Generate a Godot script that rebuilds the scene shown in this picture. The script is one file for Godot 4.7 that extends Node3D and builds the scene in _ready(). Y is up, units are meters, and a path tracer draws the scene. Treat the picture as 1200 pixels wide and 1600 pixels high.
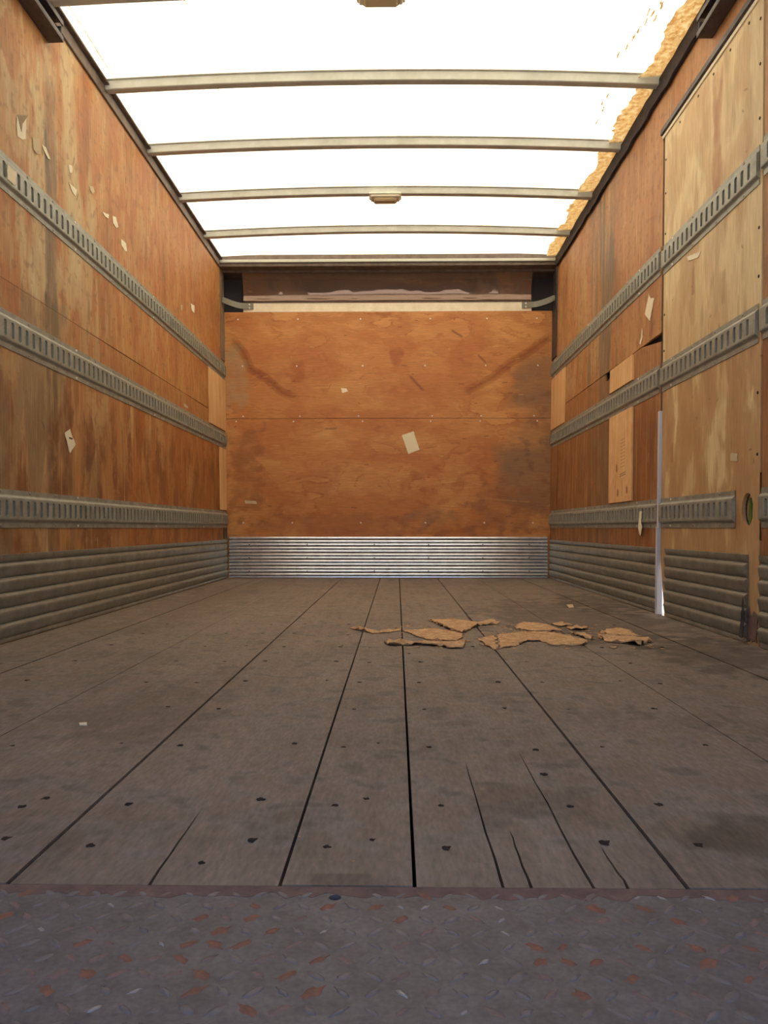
extends Node3D
# Inside of an empty box truck, seen from the rear sill. s = metres forward of the camera, h = metres above the floor.

const LEAN := 0.01745            # the side walls lean outwards by one degree
const HALF_L := 1.293
const HALF_R := 1.157
const ROOF_L := -1.335
const ROOF_R := 1.199

var TL: Transform3D              # left wall: x = s, y = h, z = out of the wall
var TR: Transform3D              # right wall: x = -s, y = h, z = out of the wall
var M := {}
var used := {}
var rng := RandomNumberGenerator.new()

# ------------------------------------------------------------------ mesh collector
class MB:
	var v := PackedVector3Array()
	var n := PackedVector3Array()
	var uv := PackedVector2Array()
	func tri(a: Vector3, b: Vector3, c: Vector3, out: Vector3) -> void:
		var m := (b - a).cross(c - a)
		if m.length_squared() < 1e-18:
			return
		m = m.normalized()
		if m.dot(out) < 0.0:
			var t := b
			b = c
			c = t
			m = -m
		v.append_array([a, c, b])
		n.append_array([m, m, m])
	func quad(a: Vector3, b: Vector3, c: Vector3, d: Vector3, out: Vector3) -> void:
		tri(a, b, c, out)
		tri(a, c, d, out)
	func trin(a: Vector3, b: Vector3, c: Vector3, na: Vector3, nb: Vector3, nc: Vector3) -> void:
		var m := (b - a).cross(c - a)
		if m.length_squared() < 1e-18:
			return
		if m.dot(na + nb + nc) > 0.0:
			v.append_array([a, c, b])
			n.append_array([na, nc, nb])
		else:
			v.append_array([a, b, c])
			n.append_array([na, nb, nc])
	func quadn(a: Vector3, b: Vector3, c: Vector3, d: Vector3, na: Vector3, nb: Vector3, nc: Vector3, nd: Vector3) -> void:
		trin(a, b, c, na, nb, nc)
		trin(a, c, d, na, nc, nd)
	# box with chamfered edges
	func box(lo: Vector3, hi: Vector3, c := 0.0) -> void:
		var mid := (lo + hi) / 2.0
		var P := func(k: int, s: Vector3) -> Vector3:
			var p := Vector3.ZERO
			for a in 3:
				var e: float = hi[a] if s[a] > 0 else lo[a]
				p[a] = e if a == k else e - s[a] * c
			return p
		for k in 3:
			var i := (k + 1) % 3
			var j := (k + 2) % 3
			for sg in [-1.0, 1.0]:
				var q := []
				for e in [[-1, -1], [1, -1], [1, 1], [-1, 1]]:
					var s := Vector3.ZERO
					s[k] = sg
					s[i] = e[0]
					s[j] = e[1]
					q.append(P.call(k, s))
				var o := Vector3.ZERO
				o[k] = sg
				quad(q[0], q[1], q[2], q[3], o)
			if c > 0.0:
				for si in [-1.0, 1.0]:
					for sj in [-1.0, 1.0]:
						var s1 := Vector3.ZERO
						s1[k] = -1
						s1[i] = si
						s1[j] = sj
						var s2 := s1
						s2[k] = 1
						var o2 := Vector3.ZERO
						o2[i] = si
						o2[j] = sj
						quad(P.call(i, s1), P.call(i, s2), P.call(j, s2), P.call(j, s1), o2)
		if c > 0.0:
			for x in [-1.0, 1.0]:
				for y in [-1.0, 1.0]:
					for z in [-1.0, 1.0]:
						var s := Vector3(x, y, z)
						tri(P.call(0, s), P.call(1, s), P.call(2, s), s)
	# prism over an outline in x, y from z0 to z1; a chamfer narrows the front face
	func prism(p: PackedVector2Array, z0: float, z1: float, lift := PackedFloat32Array()) -> void:
		var t := Geometry2D.triangulate_polygon(p)
		var ccw := not Geometry2D.is_polygon_clockwise(p)
		var hh := func(i: int) -> float: return lift[i] if lift.size() else 0.0
		for k in range(0, t.size(), 3):
			var a := p[t[k]]
			var b := p[t[k + 1]]
			var c := p[t[k + 2]]
			tri(Vector3(a.x, a.y, z1 + hh.call(t[k])), Vector3(b.x, b.y, z1 + hh.call(t[k + 1])), Vector3(c.x, c.y, z1 + hh.call(t[k + 2])), Vector3(0, 0, 1))
			tri(Vector3(a.x, a.y, z0 + hh.call(t[k])), Vector3(b.x, b.y, z0 + hh.call(t[k + 1])), Vector3(c.x, c.y, z0 + hh.call(t[k + 2])), Vector3(0, 0, -1))
		for i in p.size():
			var j := (i + 1) % p.size()
			var e := p[j] - p[i]
			var o := Vector3(e.y, -e.x, 0) if ccw else Vector3(-e.y, e.x, 0)
			quad(Vector3(p[i].x, p[i].y, z0 + hh.call(i)), Vector3(p[j].x, p[j].y, z0 + hh.call(j)), Vector3(p[j].x, p[j].y, z1 + hh.call(j)), Vector3(p[i].x, p[i].y, z1 + hh.call(i)), o)
	# rectangle in x, y with an elliptic hole through it
	func holed(x0: float, x1: float, y0: float, y1: float, cx: float, cy: float, rx: float, ry: float, z0: float, z1: float, count := 16) -> void:
		var inner := []
		var outer := []
		for i in count:
			var a := TAU * i / count
			var d := Vector2(cos(a), sin(a))
			inner.append(Vector2(cx + rx * d.x, cy + ry * d.y))
			var t := 1e9
			if absf(d.x) > 1e-6:
				t = minf(t, ((x1 if d.x > 0 else x0) - cx) / d.x)
			if absf(d.y) > 1e-6:
				t = minf(t, ((y1 if d.y > 0 else y0) - cy) / d.y)
			outer.append(Vector2(cx, cy) + d * t)
		for i in count:
			var j := (i + 1) % count
			for zz in [[z1, 1.0], [z0, -1.0]]:
				var o := Vector3(0, 0, zz[1])
				quad(Vector3(inner[i].x, inner[i].y, zz[0]), Vector3(inner[j].x, inner[j].y, zz[0]), Vector3(outer[j].x, outer[j].y, zz[0]), Vector3(outer[i].x, outer[i].y, zz[0]), o)
				if absf(outer[i].x - outer[j].x) > 1e-5 and absf(outer[i].y - outer[j].y) > 1e-5:
					var mx: Vector2 = (outer[i] + outer[j]) / 2.0
					var k := Vector2(x1 if mx.x > cx else x0, y1 if mx.y > cy else y0)
					tri(Vector3(outer[i].x, outer[i].y, zz[0]), Vector3(outer[j].x, outer[j].y, zz[0]), Vector3(k.x, k.y, zz[0]), o)
			quad(Vector3(inner[i].x, inner[i].y, z0), Vector3(inner[j].x, inner[j].y, z0), Vector3(inner[j].x, inner[j].y, z1), Vector3(inner[i].x, inner[i].y, z1), Vector3(cx - inner[i].x, cy - inner[i].y, 0))
	# low dome with an elliptic foot in x, y
	func dome(c: Vector3, rx: float, ry: float, up: float, sides := 10, turn := 0.0, wobble := 0.0) -> void:
		var rings := [[1.0, 0.0, 0.75], [0.82, 0.75, 0.6], [0.45, 1.0, 0.15]]
		var pts := []
		for r in rings:
			var row := []
			for i in sides:
				var a := TAU * i / sides
				var wb := 1.0 + 0.22 * (sin(i * 2.7 + wobble * 5.1) + 0.7 * sin(i * 4.3 + wobble * 9.7)) * (1.0 if wobble > 0.0 else 0.0)
				var q: Vector2 = Vector2(rx * r[0] * wb * cos(a), ry * r[0] * wb * sin(a)).rotated(turn)
				var nn: Vector2 = Vector2(cos(a) / rx, sin(a) / ry).normalized().rotated(turn) * float(r[2])
				row.append([c + Vector3(q.x, q.y, up * r[1]), Vector3(nn.x, nn.y, sqrt(1.0 - r[2] * r[2]))])
			pts.append(row)
		for k in 2:
			for i in sides:
				var j := (i + 1) % sides
				quadn(pts[k][i][0], pts[k][j][0], pts[k + 1][j][0], pts[k + 1][i][0], pts[k][i][1], pts[k][j][1], pts[k + 1][j][1], pts[k + 1][i][1])
		for i in sides:
			var j := (i + 1) % sides
			trin(pts[2][i][0], pts[2][j][0], c + Vector3(0, 0, up), pts[2][i][1], pts[2][j][1], Vector3(0, 0, 1))
	# open ribbon: a path in (a, b) swept along the third axis; put(path point, t) gives the place
	func sheet(rows: Array, normals: Array) -> void:
		for i in rows.size() - 1:
			for j in rows[i].size() - 1:
				quadn(rows[i][j], rows[i + 1][j], rows[i + 1][j + 1], rows[i][j + 1], normals[i][j], normals[i + 1][j], normals[i + 1][j + 1], normals[i][j + 1])
	func commit(map: Array = []) -> ArrayMesh:
		var a := []
		a.resize(Mesh.ARRAY_MAX)
		a[Mesh.ARRAY_VERTEX] = v
		a[Mesh.ARRAY_NORMAL] = n
		if map.size():
			uv.resize(v.size())
			for i in v.size():
				uv[i] = Vector2(v[i][map[0]] * map[1] + map[2], v[i][map[3]] * map[4] + map[5])
			a[Mesh.ARRAY_TEX_UV] = uv
		var m := ArrayMesh.new()
		m.add_surface_from_arrays(Mesh.PRIMITIVE_TRIANGLES, a)
		return m

# ------------------------------------------------------------------ naming and placing
func numbered(called: String) -> String:
	used[called] = used.get(called, -1) + 1
	return called if used[called] == 0 else "%s_%03d" % [called, used[called]]

func show_mesh(called: String, mesh: Mesh, m: Material, parent: Node = null, t := Transform3D()) -> MeshInstance3D:
	var o := MeshInstance3D.new()
	o.name = numbered(called) if parent == null else called
	o.mesh = mesh
	o.material_override = null
	if mesh is ArrayMesh:
		for i in mesh.get_surface_count():
			o.set_surface_override_material(i, m)
	o.transform = t
	(self if parent == null else parent).add_child(o, true)
	return o

func root(called: String, t := Transform3D()) -> Node3D:
	var o := Node3D.new()
	o.name = numbered(called)
	o.transform = t
	add_child(o, true)
	return o

func tag(o: Node, label: String, category: String, group := "") -> Node:
	o.set_meta("label", label)
	o.set_meta("category", category)
	if group:
		o.set_meta("group", group)
	return o

func structure(o: Node) -> Node:
	o.set_meta("kind", "structure")
	return o

func on(t: Transform3D, x: float, h: float, d := 0.0) -> Transform3D:
	return t * Transform3D(Basis(), Vector3(x, h, d))

func outline(a: Array, sx := 1.0) -> PackedVector2Array:
	var p := PackedVector2Array()
	for i in range(0, a.size(), 2):
		p.append(Vector2(a[i] * sx, a[i + 1]))
	return p

# subdivides an outline and shakes the new points
func ragged(p: PackedVector2Array, step: float, amp: float, sd: int) -> PackedVector2Array:
	var r := RandomNumberGenerator.new()
	r.seed = sd
	var q := PackedVector2Array()
	for i in p.size():
		var a := p[i]
		var b := p[(i + 1) % p.size()]
		var k := maxi(1, int(a.distance_to(b) / step))
		var side := (b - a).orthogonal().normalized()
		q.append(a)
		for j in range(1, k):
			q.append(a.lerp(b, float(j) / k) + side * r.randf_range(-amp, amp) + (b - a) * r.randf_range(-0.2, 0.2) / k)
	if Geometry2D.triangulate_polygon(q).is_empty():
		return p
	return q

# ------------------------------------------------------------------ textures
func noise_bytes(w: int, h: int, sd: int, fx: float, fy: float, octaves := 4, warp := 0.0) -> PackedByteArray:
	# fx, fy: features across the picture's width and height
	var f := FastNoiseLite.new()
	f.seed = sd
	f.noise_type = FastNoiseLite.TYPE_SIMPLEX_SMOOTH
	f.fractal_octaves = octaves
	f.frequency = 0.02
	if warp > 0.0:
		f.domain_warp_enabled = true
		f.domain_warp_amplitude = warp
		f.domain_warp_frequency = 0.015
	var w2 := clampi(int(fx * 50.0), 4, w)
	var h2 := clampi(int(fy * 50.0), 4, h)
	if w2 == w:
		f.frequency = fx / w
		h2 = clampi(int(h * (fy / h) / (fx / w)), 4, h)
	if h2 == h and fy / h > f.frequency:
		f.frequency = fy / h
		w2 = clampi(int(w * (fx / w) / (fy / h)), 4, w)
	var im := f.get_image(w2, h2, false, false, true)
	im.resize(w, h, Image.INTERPOLATE_CUBIC)
	im.convert(Image.FORMAT_L8)
	return im.get_data()

func clampb(x: float) -> int:
	return clampi(int(x), 0, 255)

# wood: long = streaks along the grain, fine = fibres, blot = patches; three colours from dark to light
func wood(w: int, h: int, long: PackedByteArray, fine: PackedByteArray, blot: PackedByteArray, dark: Color, mid: Color, light: Color, wl: float, wf: float, wb: float) -> PackedByteArray:
	var ramp := PackedByteArray()
	ramp.resize(256 * 3)
	for i in 256:
		var t := i / 255.0
		var c := dark.lerp(mid, smoothstep(0.1, 0.5, t)) if t < 0.5 else mid.lerp(light, smoothstep(0.5, 0.95, t))
		ramp[i * 3] = clampb(c.r * 255)
		ramp[i * 3 + 1] = clampb(c.g * 255)
		ramp[i * 3 + 2] = clampb(c.b * 255)
	var out := PackedByteArray()
	out.resize(w * h * 3)
	for i in w * h:
		var k := clampi(int(128.0 + (long[i] - 128) * wl + (fine[i] - 128) * wf + (blot[i] - 128) * wb), 0, 255) * 3
		var j := i * 3
		out[j] = ramp[k]
		out[j + 1] = ramp[k + 1]
		out[j + 2] = ramp[k + 2]
	return out

# a stain with an edge eaten by noise: elliptic when round, else a rectangle; all in pixels
func stain(b: PackedByteArray, w: int, h: int, x0: float, y0: float, x1: float, y1: float, c: Color, alpha: float, nz: PackedByteArray, eat := 0.6, oval := false) -> void:
	for y in range(maxi(0, int(y0)), mini(h, int(y1))):
		for x in range(maxi(0, int(x0)), mini(w, int(x1))):
			var u := (x - x0) / (x1 - x0) * 2.0 - 1.0
			var t := (y - y0) / (y1 - y0) * 2.0 - 1.0
			var e := 1.0 - (sqrt(u * u + t * t) if oval else maxf(absf(u), absf(t)))
			var z := nz[y * w + x] / 255.0 - 0.5
			var a := alpha * smoothstep(0.0, 0.8, e * 1.7 + z * eat * 2.4) * (0.75 + z * 0.9)
			if a > 0.003:
				var j := (y * w + x) * 3
				b[j] = int(lerpf(b[j], c.r * 255, a))
				b[j + 1] = int(lerpf(b[j + 1], c.g * 255, a))
				b[j + 2] = int(lerpf(b[j + 2], c.b * 255, a))

# a film of another colour wherever a noise is high, inside a window given in pixels
func layer(b: PackedByteArray, w: int, h: int, nz: PackedByteArray, lo: float, hi: float, c: Color, alpha: float, x0 := -1.0, x1 := 1e6, y0 := -1.0, y1 := 1e6, soft := 40.0) -> void:
	var cr := c.r * 255
	var cg := c.g * 255
	var cb := c.b * 255
	for y in range(maxi(0, int(y0)), mini(h, int(y1))):
		var ey := minf(1.0, minf(y - y0, y1 - y) / soft)
		for x in range(maxi(0, int(x0)), mini(w, int(x1))):
			var e := minf(ey, minf(x - x0, x1 - x) / soft)
			var a := alpha * smoothstep(lo, hi, nz[y * w + x] / 255.0 - (1.0 - e) * 0.5)
			if a > 0.004:
				var j := (y * w + x) * 3
				b[j] = int(lerpf(b[j], cr, a))
				b[j + 1] = int(lerpf(b[j + 1], cg, a))
				b[j + 2] = int(lerpf(b[j + 2], cb, a))

# a drawn mark along points (pixels)
func mark(b: PackedByteArray, w: int, h: int, pts: Array, width: float, c: Color, alpha: float) -> void:
	for i in pts.size() - 1:
		var p: Vector2 = pts[i]
		var q: Vector2 = pts[i + 1]
		var steps := maxi(2, int(p.distance_to(q)))
		for s in steps:
			var m := p.lerp(q, float(s) / steps) 
			if width > 2.2 and width < 3.9 and fposmod(sin(floorf(s / 3.0) * 12.9 + p.y) * 43758.5, 1.0) < 0.25:
				continue
			for y in range(maxi(0, int(m.y - width)), mini(h, int(m.y + width) + 1)):
				for x in range(maxi(0, int(m.x - width)), mini(w, int(m.x + width) + 1)):
					var a := alpha * clampf(1.0 - Vector2(x, y).distance_to(m) / width, 0, 1)
					var j := (y * w + x) * 3
					b[j] = int(lerpf(b[j], c.r * 255, a))
					b[j + 1] = int(lerpf(b[j + 1], c.g * 255, a))
					b[j + 2] = int(lerpf(b[j + 2], c.b * 255, a))

func as_texture(b: PackedByteArray, w: int, h: int) -> ImageTexture:
	return ImageTexture.create_from_image(Image.create_from_data(w, h, false, Image.FORMAT_RGB8, b))

func mottled(w: int, sd: int, a: Color, b: Color, f1: float, f2: float, push := 1.0) -> ImageTexture:
	var x := noise_bytes(w, w, sd, f1, f1, 4)
	var y := noise_bytes(w, w, sd + 1, f2, f2, 2)
	return as_texture(wood(w, w, x, y, x, a, a.lerp(b, 0.5), b, 0.6 * push, 0.35 * push, 0.3 * push), w, w)

func rgb(r: int, g: int, b: int) -> Color:
	return Color8(r, g, b)

func material(called: String, c: Color, rough := 0.8, metal := 0.0, tex: Texture2D = null, tri := 0.0) -> StandardMaterial3D:
	var m := StandardMaterial3D.new()
	m.resource_name = called
	m.albedo_color = c
	m.roughness = rough
	m.metallic = metal
	if tex:
		m.albedo_texture = tex
	if tri > 0.0:
		m.uv1_triplanar = true
		m.uv1_world_triplanar = true
		m.uv1_scale = Vector3.ONE * tri
	M[called] = m
	return m

# ================================================================== the scene
func _ready() -> void:
	# camera
	var cam := Camera3D.new()
	cam.name = "camera"
	cam.fov = rad_to_deg(2.0 * atan(800.0 / 1230.0))
	cam.position = Vector3(0, 0.381, 0)
	cam.rotation = Vector3(deg_to_rad(1.164), deg_to_rad(0.932), 0)
	cam.near = 0.02
	add_child(cam)
	cam.current = true
	# sky and exposure
	var env := Environment.new()
	var sky := Sky.new()
	var air := ProceduralSkyMaterial.new()
	air.sky_top_color = Color(0.50, 0.62, 0.80)
	air.sky_horizon_color = Color(0.80, 0.84, 0.90)
	air.ground_horizon_color = Color(0.5, 0.5, 0.5)
	air.ground_bottom_color = Color(0.4, 0.4, 0.4)
	air.sun_angle_max = 20.0
	sky.sky_material = air
	env.background_mode = Environment.BG_SKY
	env.sky = sky
	env.background_energy_multiplier = 1.5
	env.tonemap_mode = Environment.TONE_MAPPER_LINEAR
	env.tonemap_exposure = 1.16
	env.sdfgi_enabled = true
	env.ssao_enabled = true
	env.ssil_enabled = true
	var we := WorldEnvironment.new()
	we.name = "environment"
	we.environment = env
	add_child(we)
	# sun: high, ahead of the truck and to its right, so that none of it enters through the open rear
	var sun := DirectionalLight3D.new()
	sun.name = "sun"
	sun.light_energy = 6.8
	sun.light_color = Color(1.0, 0.96, 0.89)
	sun.light_angular_distance = 0.6
	sun.shadow_enabled = true
	sun.rotation = Vector3(deg_to_rad(-62), deg_to_rad(150), 0)
	add_child(sun)

	TL = Transform3D(Basis(Vector3(0, 0, -1), Vector3(-sin(LEAN), cos(LEAN), 0), Vector3(cos(LEAN), sin(LEAN), 0)), Vector3(-HALF_L, 0, 0))
	TR = Transform3D(Basis(Vector3(0, 0, 1), Vector3(sin(LEAN), cos(LEAN), 0), Vector3(-cos(LEAN), sin(LEAN), 0)), Vector3(HALF_R, 0, 0))
	rng.seed = 7
	make_materials()
	build_floor()
	build_walls()
	build_front()
	build_roof()
	build_side_door()
	build_rear()
	build_tracks()
	build_liners()
	build_tread_plate()
	build_patches()
	build_papers()
	build_flakes()

# ------------------------------------------------------------------ materials
func make_materials() -> void:
	# left wall: upright grain, 3.7 x 2.45 m, 240 px to the metre
	var w := 888
	var h := 588
	var P := 240.0
	var lg := noise_bytes(w, h, 11, 22, 1.4, 3)
	var fi := noise_bytes(w, h, 12, 300, 14, 2)
	var bl := noise_bytes(w, h, 13, 7, 5, 4)
	var ed := noise_bytes(w, h, 14, 40, 12, 4)
	var b := wood(w, h, lg, fi, bl, rgb(160, 102, 54), rgb(192, 134, 76), rgb(208, 158, 104), 0.5, 0.14, 0.45)
	var X := func(s: float) -> float: return (s - 2.4) * P
	var Y := func(hh: float) -> float: return (2.45 - hh) * P
	var paint := func(s0: float, s1: float, h1: float, h0: float, c: Color, al: float, eat := 0.6, oval := false) -> void:
		stain(b, w, h, X.call(s0), Y.call(h1), X.call(s1), Y.call(h0), c, al, ed, eat, oval)
	var pale := rgb(205, 178, 132)
	var grey := rgb(150, 122, 88)
	var dirt := rgb(92, 58, 34)
	var n1 := noise_bytes(w, h, 15, 14, 2.2, 4, 25)
	var n2 := noise_bytes(w, h, 16, 22, 8, 4, 25)
	var n3 := noise_bytes(w, h, 17, 40, 3, 3)
	var n4 := noise_bytes(w, h, 18, 60, 40, 3)
	# weathered grey and tan columns, mostly in the nearer half
	layer(b, w, h, n1, 0.44, 0.56, pale, 0.6, X.call(2.0), X.call(3.8), -50.0, 1e6, 90.0)
	layer(b, w, h, n3, 0.5, 0.75, pale, 0.4, X.call(2.3), X.call(4.6), -50.0, 1e6, 60.0)
	layer(b, w, h, n2, 0.45, 0.7, rgb(178, 104, 50), 0.6)
	layer(b, w, h, n1, 0.6, 0.72, rgb(182, 108, 54), 0.5, X.call(3.4), 1e6)
	stain(b, w, h, X.call(2.76), Y.call(2.32), X.call(2.95), Y.call(-0.3), pale, 1.0, ed, 0.3)
	stain(b, w, h, X.call(2.90), Y.call(2.32), X.call(3.02), Y.call(-0.3), rgb(118, 98, 74), 1.0, ed, 0.25)
	stain(b, w, h, X.call(3.04), Y.call(2.6), X.call(3.26), Y.call(1.3), rgb(206, 178, 130), 1.0, n1, 0.6)
	paint.call(2.86, 3.05, 1.28, 1.1, rgb(84, 70, 52), 0.8, 0.7, true)
	# the lower sheet: darker ply, its even tone partly painted shade low on the wall, brown soaking and rubbed tan patches
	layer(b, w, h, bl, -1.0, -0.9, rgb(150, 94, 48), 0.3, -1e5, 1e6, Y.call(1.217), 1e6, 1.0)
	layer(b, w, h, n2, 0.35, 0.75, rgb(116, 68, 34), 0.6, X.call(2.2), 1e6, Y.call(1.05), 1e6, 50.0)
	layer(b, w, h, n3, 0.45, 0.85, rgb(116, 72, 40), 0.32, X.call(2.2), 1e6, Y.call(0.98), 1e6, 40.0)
	layer(b, w, h, n1, 0.3, 0.7, rgb(162, 90, 38), 0.6, X.call(3.6), 1e6, Y.call(1.15), 1e6, 50.0)
	layer(b, w, h, n4, 0.55, 0.75, rgb(198, 150, 92), 0.45, X.call(2.2), X.call(4.4), Y.call(1.0), 1e6, 60.0)
	var n5 := noise_bytes(w, h, 19, 130, 5, 3)
	layer(b, w, h, n4, 0.6, 0.8, rgb(118, 78, 44), 0.3)
	layer(b, w, h, n5, 0.64, 0.85, rgb(212, 170, 116), 0.35)
	layer(b, w, h, n1, 0.55, 0.7, rgb(142, 116, 82), 0.6, X.call(2.0), X.call(3.5), Y.call(1.5), 1e6, 60.0)
	paint.call(3.02, 3.14, 0.98, 0.5, dirt, 0.35, 0.9)
	paint.call(3.28, 3.5, 0.75, 0.44, dirt, 0.4, 0.9)
	for i in 26:
		var s := rng.randf_range(2.4, 6.0)
		var top := rng.randf_range(0.5, 2.2)
		paint.call(s, s + rng.randf_range(0.02, 0.07), top, top - rng.randf_range(0.15, 0.7), [pale, dirt, grey, rgb(170, 92, 46)][i % 4], rng.randf_range(0.15, 0.4), 0.9)
	for i in 70:
		var p := Vector2(rng.randf() * w, rng.randf() * h)
		mark(b, w, h, [p, p + Vector2(rng.randf_range(-4, 4), rng.randf_range(2, 10))], 1.5, [pale, dirt][i % 2], 0.5)
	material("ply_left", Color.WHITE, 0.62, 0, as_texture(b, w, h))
	# right wall
	lg = noise_bytes(w, h, 21, 22, 1.4, 3)
	fi = noise_bytes(w, h, 22, 300, 12, 2)
	bl = noise_bytes(w, h, 23, 6, 5, 4)
	b = wood(w, h, lg, fi, bl, rgb(152, 98, 54), rgb(182, 126, 76), rgb(202, 152, 102), 0.5, 0.12, 0.45)
	paint = func(s0: float, s1: float, h1: float, h0: float, c: Color, al: float, eat := 0.6, oval := false) -> void:
		stain(b, w, h, X.call(s0), Y.call(h1), X.call(s1), Y.call(h0), c, al, ed, eat, oval)
	n1 = noise_bytes(w, h, 25, 14, 2.0, 4, 25)
	n2 = noise_bytes(w, h, 26, 26, 6, 4, 25)
	n3 = noise_bytes(w, h, 27, 36, 2.4, 3)
	layer(b, w, h, n3, 0.45, 0.65, rgb(124, 104, 78), 0.6, X.call(4.0), X.call(5.2), -50.0, 1e6, 90.0)
	layer(b, w, h, n1, 0.5, 0.68, rgb(198, 168, 120), 0.45, X.call(4.2), X.call(6.2), -50.0, Y.call(1.1), 60.0)
	layer(b, w, h, n2, 0.45, 0.8, rgb(178, 108, 56), 0.45)
	stain(b, w, h, X.call(4.3), Y.call(2.5), X.call(4.62), Y.call(-0.2), rgb(116, 98, 74), 1.0, n3, 0.6)
	layer(b, w, h, bl, -1.0, -0.9, rgb(138, 86, 46), 0.36, -1e5, 1e6, Y.call(1.25), 1e6, 1.0)  # darker lower sheet, part of its even tone is painted shade
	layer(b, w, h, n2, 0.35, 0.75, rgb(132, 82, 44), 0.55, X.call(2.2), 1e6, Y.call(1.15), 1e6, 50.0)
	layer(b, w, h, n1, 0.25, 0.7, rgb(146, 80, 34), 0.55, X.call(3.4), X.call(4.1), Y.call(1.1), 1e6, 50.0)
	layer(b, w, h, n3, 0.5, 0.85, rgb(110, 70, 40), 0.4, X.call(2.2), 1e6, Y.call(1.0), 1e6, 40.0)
	n4 = noise_bytes(w, h, 28, 60, 40, 3)
	n5 = noise_bytes(w, h, 29, 120, 4, 3)
	layer(b, w, h, n4, 0.6, 0.8, rgb(118, 78, 44), 0.3)
	layer(b, w, h, n5, 0.60, 0.85, rgb(206, 168, 118), 0.45)
	layer(b, w, h, n5, 0.55, 0.8, rgb(112, 92, 68), 0.4, X.call(4.0), X.call(5.0), -50.0, 1e6, 60.0)
	paint.call(5.7, 6.0, 1.0, 0.3, rgb(84, 58, 40), 0.6)
	for i in 24:
		var s := rng.randf_range(2.4, 6.0)
		var top := rng.randf_range(0.5, 2.2)
		paint.call(s, s + rng.randf_range(0.02, 0.07), top, top - rng.randf_range(0.15, 0.6), [pale, dirt, grey, rgb(172, 94, 46)][i % 4], rng.randf_range(0.15, 0.4), 0.9)
	for i in 50:
		var p := Vector2(rng.randf() * w, rng.randf() * h)
		mark(b, w, h, [p, p + Vector2(rng.randf_range(-4, 4), rng.randf_range(2, 10))], 1.5, [pale, dirt][i % 2], 0.5)
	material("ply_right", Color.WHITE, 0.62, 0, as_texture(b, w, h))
	# side door: paler ply, 1.0 x 2.2 m
	w = 300
	h = 660
	lg = noise_bytes(w, h, 31, 12, 1.6, 4)
	fi = noise_bytes(w, h, 32, 110, 14, 2)
	bl = noise_bytes(w, h, 33, 3, 4, 4)
	ed = noise_bytes(w, h, 34, 14, 14, 4)
	b = wood(w, h, lg, fi, bl, rgb(206, 172, 124), rgb(228, 202, 152), rgb(238, 218, 174), 0.4, 0.13, 0.4)
	P = 300.0
	var door := func(s0: float, s1: float, h1: float, h0: float, c: Color, al: float, eat := 0.6, oval := false) -> void:
		stain(b, w, h, (s0 - 2.53) * P, (2.2 - h1) * P, (s1 - 2.53) * P, (2.2 - h0) * P, c, al, ed, eat, oval)
	door.call(2.86, 2.96, 2.12, 1.5, rgb(168, 108, 66), 0.75, 0.4)
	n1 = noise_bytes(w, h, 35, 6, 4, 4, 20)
	layer(b, w, h, n1, 0.3, 0.5, rgb(174, 126, 80), 0.6, -60.0, 1e6, 330.0, 1e6, 24.0)  # browner lower half, partly light falling off downwards, painted as patches
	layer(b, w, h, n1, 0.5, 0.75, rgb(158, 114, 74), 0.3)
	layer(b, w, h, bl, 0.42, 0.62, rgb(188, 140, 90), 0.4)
	for i in 26:
		var s := rng.randf_range(2.53, 3.5)
		var top := rng.randf_range(0.4, 2.1)
		door.call(s, s + rng.randf_range(0.01, 0.05), top, top - rng.randf_range(0.05, 0.3), [pale, rgb(140, 88, 52), rgb(196, 170, 128)][i % 3], rng.randf_range(0.2, 0.5), 0.9)
	for i in 40:
		var p := Vector2(rng.randf() * w, rng.randf() * h)
		mark(b, w, h, [p, p + Vector2(rng.randf_range(-5, 8), rng.randf_range(-7, 2))], 1.4, [rgb(120, 80, 50), pale][i % 2], 0.5)
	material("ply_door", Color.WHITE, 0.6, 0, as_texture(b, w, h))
	# front wall: rotary cut figure lying on its side, 2.5 x 1.76 m, 360 px to the metre
	w = 900
	h = 634
	P = 360.0
	lg = noise_bytes(w, h, 41, 3.2, 5.5, 2, 20)
	fi = noise_bytes(w, h, 42, 12, 150, 2)
	bl = noise_bytes(w, h, 43, 6, 5, 4)
	ed = noise_bytes(w, h, 44, 16, 14, 4)
	b = wood(w, h, bl, fi, bl, rgb(184, 116, 58), rgb(204, 140, 76), rgb(216, 156, 90), 0.2, 0.10, 0.25)
	var FX := func(x: float) -> float: return (x + 1.32) * P
	var FY := func(y: float) -> float: return (2.04 - y) * P
	# figure: darker flames between the level lines of a stretched noise
	for i in w * h:
		var k := lg[i] / 255.0 * 4.0
		var fr := k - floorf(k)
		var edge := smoothstep(0.80, 0.93, fr) * (1.0 - smoothstep(0.94, 1.0, fr))
		var a := edge * 0.36 * clampf(ed[i] / 128.0 - 0.3, 0.0, 1.0)
		if int(k) % 3 == 2:
			a += 0.26 * smoothstep(0.0, 0.2, fr) * clampf(ed[i] / 128.0 - 0.1, 0.2, 1.0)
		if a > 0.01:
			var j := i * 3
			b[j] = int(lerpf(b[j], 146, a))
			b[j + 1] = int(lerpf(b[j + 1], 70, a))
			b[j + 2] = int(lerpf(b[j + 2], 24, a))
	var front := func(x0: float, x1: float, y1: float, y0: float, c: Color, al: float, eat := 0.6, oval := false) -> void:
		stain(b, w, h, FX.call(x0), FY.call(y1), FX.call(x1), FY.call(y0), c, al, ed, eat, oval)
	n1 = noise_bytes(w, h, 45, 3.4, 5, 4, 30)
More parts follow.
